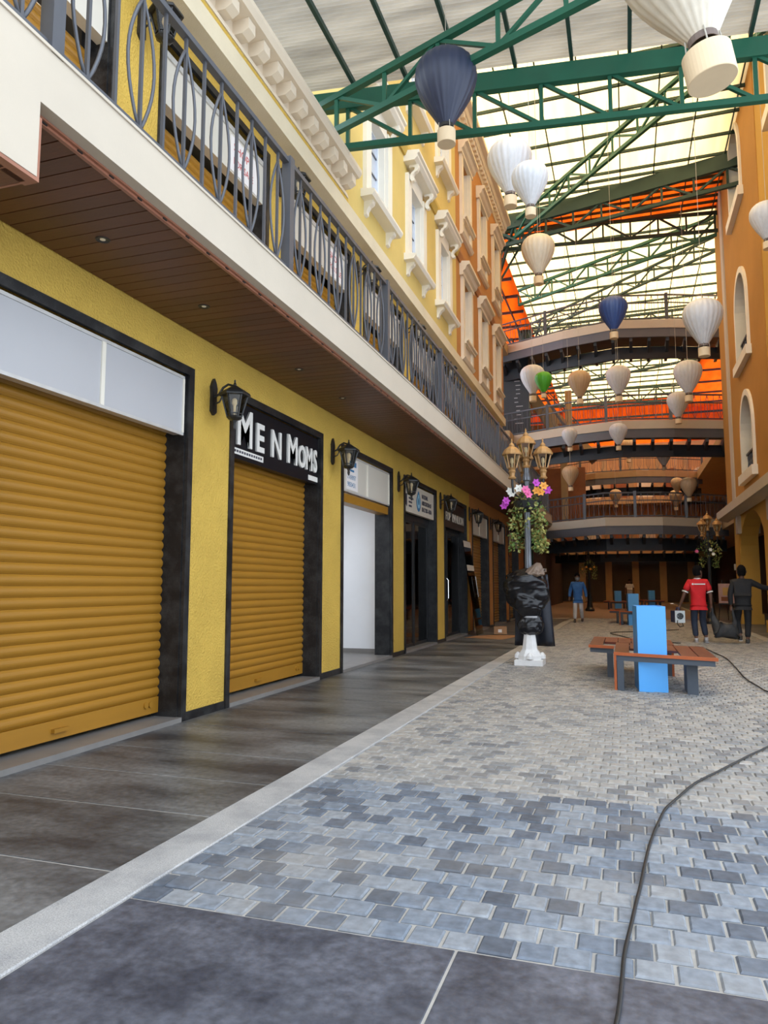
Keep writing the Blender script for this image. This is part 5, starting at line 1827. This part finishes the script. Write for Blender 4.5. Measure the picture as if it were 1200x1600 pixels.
# ------------------------------------------------------------------ leaning glass door, cardboard
t = thing('glass_door_leaf', 'loose frameless glass door leaning on the shopfront with chrome handles', 'glass door', (-3.80, 19.6, 0.012))
a = math.atan2(0.26, 2.45)
L_ = 2.5
yw = 0.45
vs = []
for (y_, s_) in ((-yw, 0), (yw, 0), (yw, 1), (-yw, 1)):
    vs.append((-0.28 * s_, y_ - 0.35 * s_, L_ * s_))
MB().add(vs + [(x + 0.012, y, z) for x, y, z in vs], [(0, 1, 2, 3), (7, 6, 5, 4), (0, 4, 5, 1), (1, 5, 6, 2), (2, 6, 7, 3), (3, 7, 4, 0)]).build('glass_pane', M['glass'], t)
def on(y_, s_, dx):
    return (-0.28 * s_ + dx, y_ - 0.35 * s_, L_ * s_)
for dx in (0.06, -0.06):
    MB().tube([on(0.25, 0.40, dx), on(0.25, 0.62, dx)], 0.014, 8).build('pull_bar', M['chrome'], t)
for s_ in (0.43, 0.59):
    MB().tube([on(0.25, s_, 0.06), on(0.25, s_, -0.06)], 0.010, 6).build('bar_stud', M['chrome'], t)
for s0, s1 in ((0.93, 0.995), (0.68, 0.74)):
    q = [on(-yw, s0, 0.014), on(yw, s0, 0.014), on(yw, s1, 0.014), on(-yw, s1, 0.014)]
    MB().add(q + [(x + 0.003, y, z) for x, y, z in q], [(0, 1, 2, 3), (7, 6, 5, 4), (0, 4, 5, 1), (1, 5, 6, 2), (2, 6, 7, 3), (3, 7, 4, 0)]).build('tape_strip', M['sign_cream'], t)
o = MB().prism([(-3.95, 18.3), (-3.75, 19.1), (-3.40, 19.5), (-2.72, 19.5), (-2.80, 18.6), (-2.95, 17.9)], 'z', 0.007, 0.014).build('cardboard_sheet', M['cardboard'])
tag(o, 'flat sheet of brown cardboard on the pavement below the leaning glass door', 'cardboard')
t = thing('cardboard_box', 'small brown cardboard carton beside the foot of the leaning glass door', 'box', (-3.28, 19.80, 0.02), R(8))
MB().box(-0.17, -0.15, 0, 0.17, 0.15, 0.20).build('carton_body', M['cardboard'], t)
MB().box(-0.17, -0.155, 0.195, 0.17, 0.0, 0.205).build('flap', M['cardboard'], t)
MB().box(-0.06, -0.153, 0.05, 0.04, -0.150, 0.13).build('printed_mark', M['paper'], t)


# ------------------------------------------------------------------ people
def skin(name, verts, edges, rad, m, parent, sub=2, root=0):
    me = D.meshes.new(name)
    me.from_pydata(verts, edges, [])
    o = D.objects.new(name, me)
    COL.objects.link(o)
    o.modifiers.new('skin', 'SKIN')
    sv = me.skin_vertices[0].data
    for i, r in enumerate(rad):
        sv[i].radius = r if isinstance(r, tuple) else (r, r)
        sv[i].use_root = (i == root)
    ss = o.modifiers.new('sub', 'SUBSURF')
    ss.levels = sub
    ss.render_levels = sub
    bpy.context.view_layer.update()
    dg = bpy.context.evaluated_depsgraph_get()
    me2 = D.meshes.new_from_object(o.evaluated_get(dg))
    me2.name = name
    D.objects.remove(o)
    D.meshes.remove(me)
    for p in me2.polygons:
        p.use_smooth = True
    me2.materials.clear()
    if m:
        me2.materials.append(m)
    if parent is None:
        return me2
    return link(name, me2, parent)


def hand_mb(wrist, d, n, side):
    """palm and five bent fingers; d along the hand, n out of the back of the hand"""
    b = MB()
    w = Vector(wrist)
    d = Vector(d).normalized()
    n = Vector(n).normalized()
    s = d.cross(n).normalized() * side
    b.tube([w - d * 0.01, w + d * 0.03, w + d * 0.07, w + d * 0.10], [0.026, 0.034, 0.038, 0.030], 8)
    for k, (off, L) in enumerate(((-0.030, 0.065), (-0.010, 0.078), (0.010, 0.072), (0.028, 0.056))):
        p = w + d * 0.085 + s * off
        b.tube([p, p + d * L * .45 - n * 0.008, p + d * L * .75 - n * 0.028, p + d * L * .85 - n * 0.05], [0.0105, 0.0095, 0.0085, 0.007], 6)
    p = w + d * 0.035 - s * 0.030
    b.tube([p, p - s * 0.028 + d * 0.025 - n * 0.01, p - s * 0.030 + d * 0.055 - n * 0.025], [0.012, 0.011, 0.008], 6)
    return b


def merge_mesh(me, extra, m):
    """append the faces of builder extra to mesh me"""
    vs = [tuple(v.co) for v in me.vertices] + extra.v
    n = len(me.vertices)
    fs = [tuple(p.vertices) for p in me.polygons] + [tuple(i + n for i in f) for f in extra.f]
    out = D.meshes.new(me.name)
    out.from_pydata(vs, [], fs)
    out.update()
    for p in out.polygons:
        p.use_smooth = True
    out.materials.append(m)
    return out


def person(label, loc, rz, J, shirt, trousers, shoe, long_sleeve, face=None, untucked=0.0, collar=None):
    """J: joints in body space, x to the person's right... y forward, z up"""
    t = thing('person', label, 'person', loc, rz)
    V3 = lambda k: tuple(J[k])
    names = ['pelvis', 'waist', 'chest', 'neck', 'head0', 'head1',
             'shL', 'elL', 'wrL', 'shR', 'elR', 'wrR', 'hipL', 'knL', 'anL', 'hipR', 'knR', 'anR']
    rad = dict(pelvis=(0.13, 0.09), waist=(0.12, 0.088), chest=(0.145, 0.098), neck=0.055, head0=0.06, head1=0.085, shL=0.062, elL=0.043, wrL=0.030, shR=0.062, elR=0.043, wrR=0.030,
               hipL=0.090, knL=0.058, anL=0.040, hipR=0.090, knR=0.058, anR=0.040)
    ed = [('pelvis', 'waist'), ('waist', 'chest'), ('chest', 'neck'), ('neck', 'head0'), ('chest', 'shL'), ('shL', 'elL'), ('elL', 'wrL'), ('chest', 'shR'), ('shR', 'elR'), ('elR', 'wrR'),
          ('pelvis', 'hipL'), ('hipL', 'knL'), ('knL', 'anL'), ('pelvis', 'hipR'), ('hipR', 'knR'), ('knR', 'anR')]
    use = [n for n in names if n != 'head1']
    ix = {n: i for i, n in enumerate(use)}
    me = skin('body', [V3(n) for n in use], [(ix[a], ix[b]) for a, b in ed], [rad[n] for n in use], M['skin'], None)
    ex = MB()
    hc = Vector(J['head1'])
    hf = Vector(J.get('look', (0, 1, 0))).normalized()
    hs = Vector((hf.y, -hf.x, 0)).normalized()
    up = Vector((0, 0, 1))
    def H(a, b_, c):
        return hc + (hs * a + hf * b_ + up * c) * 1.10
    # skull and jaw
    rings = [(-0.125, 0.018, 0.030, 0.05), (-0.115, 0.040, 0.050, 0.045), (-0.085, 0.057, 0.068, 0.03), (-0.045, 0.068, 0.082, 0.015), (0.0, 0.074, 0.094, 0.0), (0.045, 0.075, 0.097, -0.005), (0.085, 0.062, 0.083, -0.008), (0.112, 0.037, 0.050, -0.01), (0.121, 0.010, 0.014, -0.01)]
    n = 16
    vs = []
    for z, a, b_, off in rings:
        for j in range(n):
            an = 2 * PI * j / n
            vs.append(H(a * math.cos(an), b_ * math.sin(an) + off, z))
    fs = [(i * n + j, i * n + (j + 1) % n, (i + 1) * n + (j + 1) % n, (i + 1) * n + j) for i in range(len(rings) - 1) for j in range(n)]
    fs += [tuple(reversed(range(n))), tuple((len(rings) - 1) * n + j for j in range(n))]
    ex.add(vs, fs)
    # nose, ears
    ex.tube([H(0, 0.088, 0.02), H(0, 0.105, -0.015), H(0, 0.112, -0.03), H(0, 0.09, -0.04)], [0.008, 0.012, 0.015, 0.010], 8)
    for s in (-1, 1):
        ex.tube([H(s * 0.072, -0.005, -0.035), H(s * 0.084, -0.012, -0.01), H(s * 0.086, -0.018, 0.02), H(s * 0.074, -0.01, 0.032)], [0.010, 0.016, 0.017, 0.009], 6)
    # hands
    for s, el, wr in ((-1, 'elL', 'wrL'), (1, 'elR', 'wrR')):
        d = Vector(J[wr]) - Vector(J[el])
        hb = hand_mb(J[wr], J.get('hd' + wr[-1], d), (s, -0.2, 0.1), s)
        ex.add(hb.v, hb.f)
    me3 = merge_mesh(me, ex, M['skin'])
    D.meshes.remove(me)
    body = link('body', me3, t)
    # face details
    for s in (-1, 1):
        MB().lathe([(0.001, -0.007), (0.009, -0.004), (0.011, 0.0), (0.009, 0.004), (0.001, 0.007)], 8, tuple(H(s * 0.031, 0.088, 0.005))).build('eye', M['hair'], t)
        MB().tube([H(s * 0.05, 0.084, 0.03), H(s * 0.03, 0.094, 0.034), H(s * 0.014, 0.095, 0.03)], 0.005, 5).build('eyebrow', M['hair'], t)
    MB().tube([H(-0.024, 0.088, -0.072), H(0, 0.097, -0.070), H(0.024, 0.088, -0.072)], 0.006, 6).build('mouth', mat('lips', (0.12, 0.045, 0.035), 0.5), t)
    if face == 'mask':
        vs = []
        for z, a, b_ in ((-0.115, 0.045, 0.085), (-0.08, 0.068, 0.105), (-0.04, 0.079, 0.118), (-0.012, 0.078, 0.112)):
            for j in range(9):
                an = R(15) + R(150) * j / 8
                vs.append(H(a * math.cos(an), b_ * math.sin(an) + 0.012, z))
        MB().add(vs, [(i * 9 + j, i * 9 + j + 1, (i + 1) * 9 + j + 1, (i + 1) * 9 + j) for i in range(3) for j in range(8)]).build('face_mask', M['mask'], t, True)
    # hair cap
    vs = []
    hr = [(-0.075, 0.070, 0.090, 1), (-0.03, 0.084, 0.112, 1), (0.03, 0.089, 0.120, 2), (0.075, 0.086, 0.114, 3), (0.115, 0.066, 0.090, 3), (0.145, 0.036, 0.050, 3), (0.153, 0.004, 0.006, 3)]
    n = 18
    for z, a, b_, q in hr:
        for j in range(n):
            an = 2 * PI * j / n
            fr = math.sin(an)
            bb = b_
            zz = z
            if q < 3 and fr > 0.2:
                bb = b_ * (0.30 if q == 1 else 0.74)
            vs.append(H(a * math.cos(an), bb * fr - 0.008, zz + 0.006 * noise.noise(Vector((an * 3, z * 40, loc[0])))))
    fs = [(i * n + j, i * n + (j + 1) % n, (i + 1) * n + (j + 1) % n, (i + 1) * n + j) for i in range(len(hr) - 1) for j in range(n)]
    MB().add(vs, fs).build('hair', M['hair'], t, True)
    # shirt
    up_ = 1.0
    def lerp(a, b_, q):
        return tuple(Vector(J[a]) + (Vector(J[b_]) - Vector(J[a])) * q)
    lowz = tuple(Vector(J['pelvis']) + Vector((0, 0, -untucked - 0.015)))
    sv = [tuple(Vector(lowz) + Vector((0, 0, 0.05))), J['waist'], J['chest'], lerp('chest', 'neck', 0.55), lerp('chest', 'neck', 1.0)]
    sr = [(0.180, 0.142), (0.176, 0.140), (0.194, 0.148), 0.112, 0.074]
    se = [(0, 1), (1, 2), (2, 3), (3, 4)]
    sv.append(lowz)
    sr[0] = (0.180, 0.142)
    sr.append((0.182, 0.144))
    se.append((0, 5))
    for sh, el, wr in (('shL', 'elL', 'wrL'), ('shR', 'elR', 'wrR')):
        k = len(sv)
        sv.append(J[sh])
        sr.append(0.085)
        se.append((2, k))
        if long_sleeve:
            sv += [J[el], lerp(el, wr, 0.92)]
            sr += [0.064, 0.052]
            se += [(k, k + 1), (k + 1, k + 2)]
        else:
            sv += [lerp(sh, el, 0.78)]
            sr += [0.078]
            se += [(k, k + 1)]
    skin('shirt', sv, se, sr, shirt, t)
    if collar:
        MB().lathe([(0.078, 0.0), (0.082, 0.03), (0.074, 0.034), (0.072, 0.0)], 14, tuple(Vector(J['chest']) + (Vector(J['neck']) - Vector(J['chest'])) * 0.86)).build('collar_trim', collar, t)
        for sh, el in (('shL', 'elL'), ('shR', 'elR')):
            a_ = Vector(lerp(sh, el, 0.80))
            c_ = Vector(lerp(sh, el, 0.88))
            MB().tube([a_, c_], [0.074, 0.075], 12).build('cuff_trim', collar, t)
    # trousers
    tv = [tuple(Vector(J['pelvis']) + Vector((0, 0, 0.14))), J['pelvis'], J['hipL'], J['knL'], lerp('knL', 'anL', 0.9), J['hipR'], J['knR'], lerp('knR', 'anR', 0.9)]
    skin('trousers', tv, [(0, 1), (1, 2), (2, 3), (3, 4), (1, 5), (5, 6), (6, 7)], [(0.150, 0.11), (0.150, 0.115), 0.100, 0.078, 0.066, 0.100, 0.078, 0.066], trousers, t, root=1)
    # shoes
    for s, an, kn in ((-1, 'anL', 'knL'), (1, 'anR', 'knR')):
        p = Vector(J[an])
        fd = Vector(J.get('ft' + an[-1], (0, 1, 0))).normalized()
        b = MB()
        q0 = p - fd * 0.06 - up * 0.045
        b.tube([q0 - fd * 0.01, q0 + fd * 0.05, q0 + fd * 0.12, q0 + fd * 0.19, q0 + fd * 0.225], [0.030, 0.043, 0.043, 0.040, 0.022], 10)
        b.tube([p + up * 0.02, p - up * 0.03], [0.047, 0.046], 10)
        b.build('shoe', shoe, t, True)
        c_ = q0 - up * 0.040
        MB().beam(c_ - fd * 0.03, c_ + fd * 0.225, 0.085, 0.018).build('shoe_sole', M['shoe_pale'], t)
    return t


def joints(**kw):
    J = dict(pelvis=(0, 0, 0.93), waist=(0, 0, 1.08), chest=(0, 0, 1.30), neck=(0, 0.01, 1.48), head0=(0, 0.02, 1.54), head1=(0, 0.03, 1.625),
             shL=(-0.185, 0, 1.395), elL=(-0.26, -0.02, 1.12), wrL=(-0.27, 0.06, 0.87), shR=(0.185, 0, 1.395), elR=(0.26, -0.02, 1.12), wrR=(0.27, 0.06, 0.87),
             hipL=(-0.09, 0, 0.87), knL=(-0.10, 0.02, 0.48), anL=(-0.10, 0, 0.085), hipR=(0.09, 0, 0.87), knR=(0.10, 0.02, 0.48), anR=(0.10, 0, 0.085))
    J.update(kw)
    return J


# man in blue walks towards the camera (body turned half round)
person('man in a blue long-sleeved shirt, pale trousers and face mask walking towards the camera', (-1.70, 27.2, 0), PI,
       joints(knR=(0.10, 0.12, 0.49), anR=(0.11, 0.17, 0.085), knL=(-0.11, 0.05, 0.49), anL=(-0.13, -0.20, 0.11), elL=(-0.27, -0.03, 1.12), wrL=(-0.30, 0.04, 0.88), elR=(0.27, -0.05, 1.12), wrR=(0.29, 0.06, 0.89)),
       M['blue_cloth'], M['grey_cloth'], M['shoe'], True, 'mask', 0.10)
# man in red seen from behind, walking away
red = person('man in a red polo shirt and dark jeans walking away, head turned right', (1.56, 18.5, 0), R(4),
             joints(look=(0.75, 0.65, 0), knL=(-0.10, 0.06, 0.49), anL=(-0.08, -0.02, 0.085), knR=(0.10, 0.14, 0.50), anR=(0.15, 0.08, 0.10),
                    elL=(-0.30, -0.03, 1.13), wrL=(-0.39, 0.02, 0.88), elR=(0.26, -0.05, 1.12), wrR=(0.27, -0.02, 0.86), head1=(0.02, 0.03, 1.63)),
             M['red_cloth'], M['navy_denim'], M['shoe_pale'], False, None, 0.05, M['white_cloth'])
# small logo print across the shoulders
MB().box(-0.10, -0.162, 1.335, 0.14, -0.150, 1.362).build('back_print', M['white_cloth'], red)
MB().lathe([(0.022, 0), (0.022, 0.004)], 12).build('back_emblem', M['white_cloth'], red).matrix_local = Matrix.Translation((-0.13, -0.152, 1.35)) @ Matrix.Rotation(R(90), 4, 'X')
# man in black seen from behind, right arm stretched out
person('man in black shirt and trousers walking away with one arm stretched out', (2.50, 18.5, 0), R(-3),
       joints(knL=(-0.13, 0.16, 0.50), anL=(-0.09, -0.06, 0.16), knR=(0.09, 0.04, 0.49), anR=(0.06, -0.02, 0.085), elL=(-0.26, -0.02, 1.12), wrL=(-0.25, 0.0, 0.84),
              elR=(0.42, 0.06, 1.27), wrR=(0.66, 0.12, 1.25), hdR=(1, 0.1, -0.1)),
       M['black_cloth'], M['black_cloth'], M['shoe'], True, None, 0.04)
# small distant person
person('small distant person in a pale top near the rear shops', (0.15, 52.0, 0), PI, joints(), M['white_cloth'], M['black_cloth'], M['shoe'], False, None, 0.04)

# welding machine carried by the man in red
t = thing('welding_machine', 'blue welding machine with white fan grille carried by the man in red', 'machine', (1.10, 18.52, 0.46), R(12))
MB().box(-0.11, -0.18, 0, 0.11, 0.18, 0.27).build('case', M['machine_blue'], t)
MB().box(-0.11, -0.195, -0.005, 0.11, -0.18, 0.275).build('front_panel', M['machine_white'], t)
f_ = MB().lathe([(0.075, 0), (0.075, 0.01), (0.066, 0.012), (0.066, 0.0)], 18).build('fan_grille', M['alu_black'], t)
f_.matrix_local = Matrix.Translation((0, -0.195, 0.15)) @ Matrix.Rotation(R(90), 4, 'X')
for k in range(5):
    g_ = MB().prism([(0, 0), (0.062, -0.012), (0.066, 0.018)], 'z', 0.0, 0.006).build('fan_blade', M['alu_black'], t)
    g_.matrix_local = Matrix.Translation((0, -0.197, 0.15)) @ Matrix.Rotation(R(90), 4, 'X') @ Matrix.Rotation(k * 2 * PI / 5, 4, 'Z')
MB().tube([(0, -0.12, 0.27), (0, -0.10, 0.34), (0, 0.06, 0.34), (0, 0.10, 0.27)], 0.014, 8).build('carry_handle', M['machine_blue'], t)
MB().tube([(-0.06, -0.2, 0.05), (-0.08, -0.24, -0.02), (-0.02, -0.22, -0.10), (0.08, -0.14, -0.08), (0.09, -0.02, 0.0)], 0.010, 6).build('lead', M['cable'], t)
# white rag bundle
# sack carried between the two men
sv = [(1.83, 18.45, 0.80), (1.86, 18.44, 0.55), (1.95, 18.42, 0.30), (2.10, 18.42, 0.24), (2.25, 18.44, 0.28), (2.32, 18.48, 0.42), (2.27, 18.50, 0.80)]
sk = skin('dark_sack', sv, [(i, i + 1) for i in range(6)], [0.02, (0.05, 0.06), (0.13, 0.14), (0.17, 0.19), (0.14, 0.17), (0.06, 0.07), 0.012], M['sack'], None, 3, 3)
for v in sk.vertices:
    p = v.co * 7
    v.co += Vector((noise.noise(p), noise.noise(p + Vector((9, 0, 0))), noise.noise(p + Vector((0, 9, 0))))) * 0.022
o = link('dark_sack', sk)
tag(o, 'sagging dark woven sack carried between the men in red and black', 'sack')

# easel with poster
t = thing('poster_easel', 'small easel with a pale pink poster beside the right arcade pier', 'easel', (3.55, 30.4, 0.0), R(-12))
for s in (-1, 1):
    MB().tube([(s * 0.30, 0, 0.0), (s * 0.14, 0.10, 1.55)], 0.014, 6).build('leg', M['black_iron'], t)
MB().tube([(0, 0.45, 0.0), (0, 0.10, 1.5)], 0.014, 6).build('leg', M['black_iron'], t)
MB().box(-0.30, -0.03, 0.62, 0.30, 0.04, 0.65).build('ledge', M['black_iron'], t)
p = MB().box(-0.27, 0.0, 0.66, 0.27, 0.025, 1.40).build('poster', M['poster_pink'], t)
MB().box(-0.12, -0.006, 0.95, 0.12, 0.0, 1.25).build('poster_figure', M['poster_yellow'], p)
MB().box(-0.18, -0.006, 0.74, 0.18, 0.0, 0.90).build('poster_caption', M['brick_brown'], p)
# rear left sign
t = thing('rear_sign', 'tiny pale sign above the dark panel wall at the rear left', 'sign', (-3.75, 34.2, 1.95))
MB().box(-0.25, -0.03, 0, 0.25, 0.03, 0.16).build('board', M['paper'], t)
MB().box(-0.18, -0.035, 0.05, 0.18, -0.03, 0.11).build('print', M['ink'], t)
for s in (-.2, .2):
    MB().tube([(s, 0, 0.16), (s, 0, 1.9)], 0.008, 5).build('rod', M['black_iron'], t)
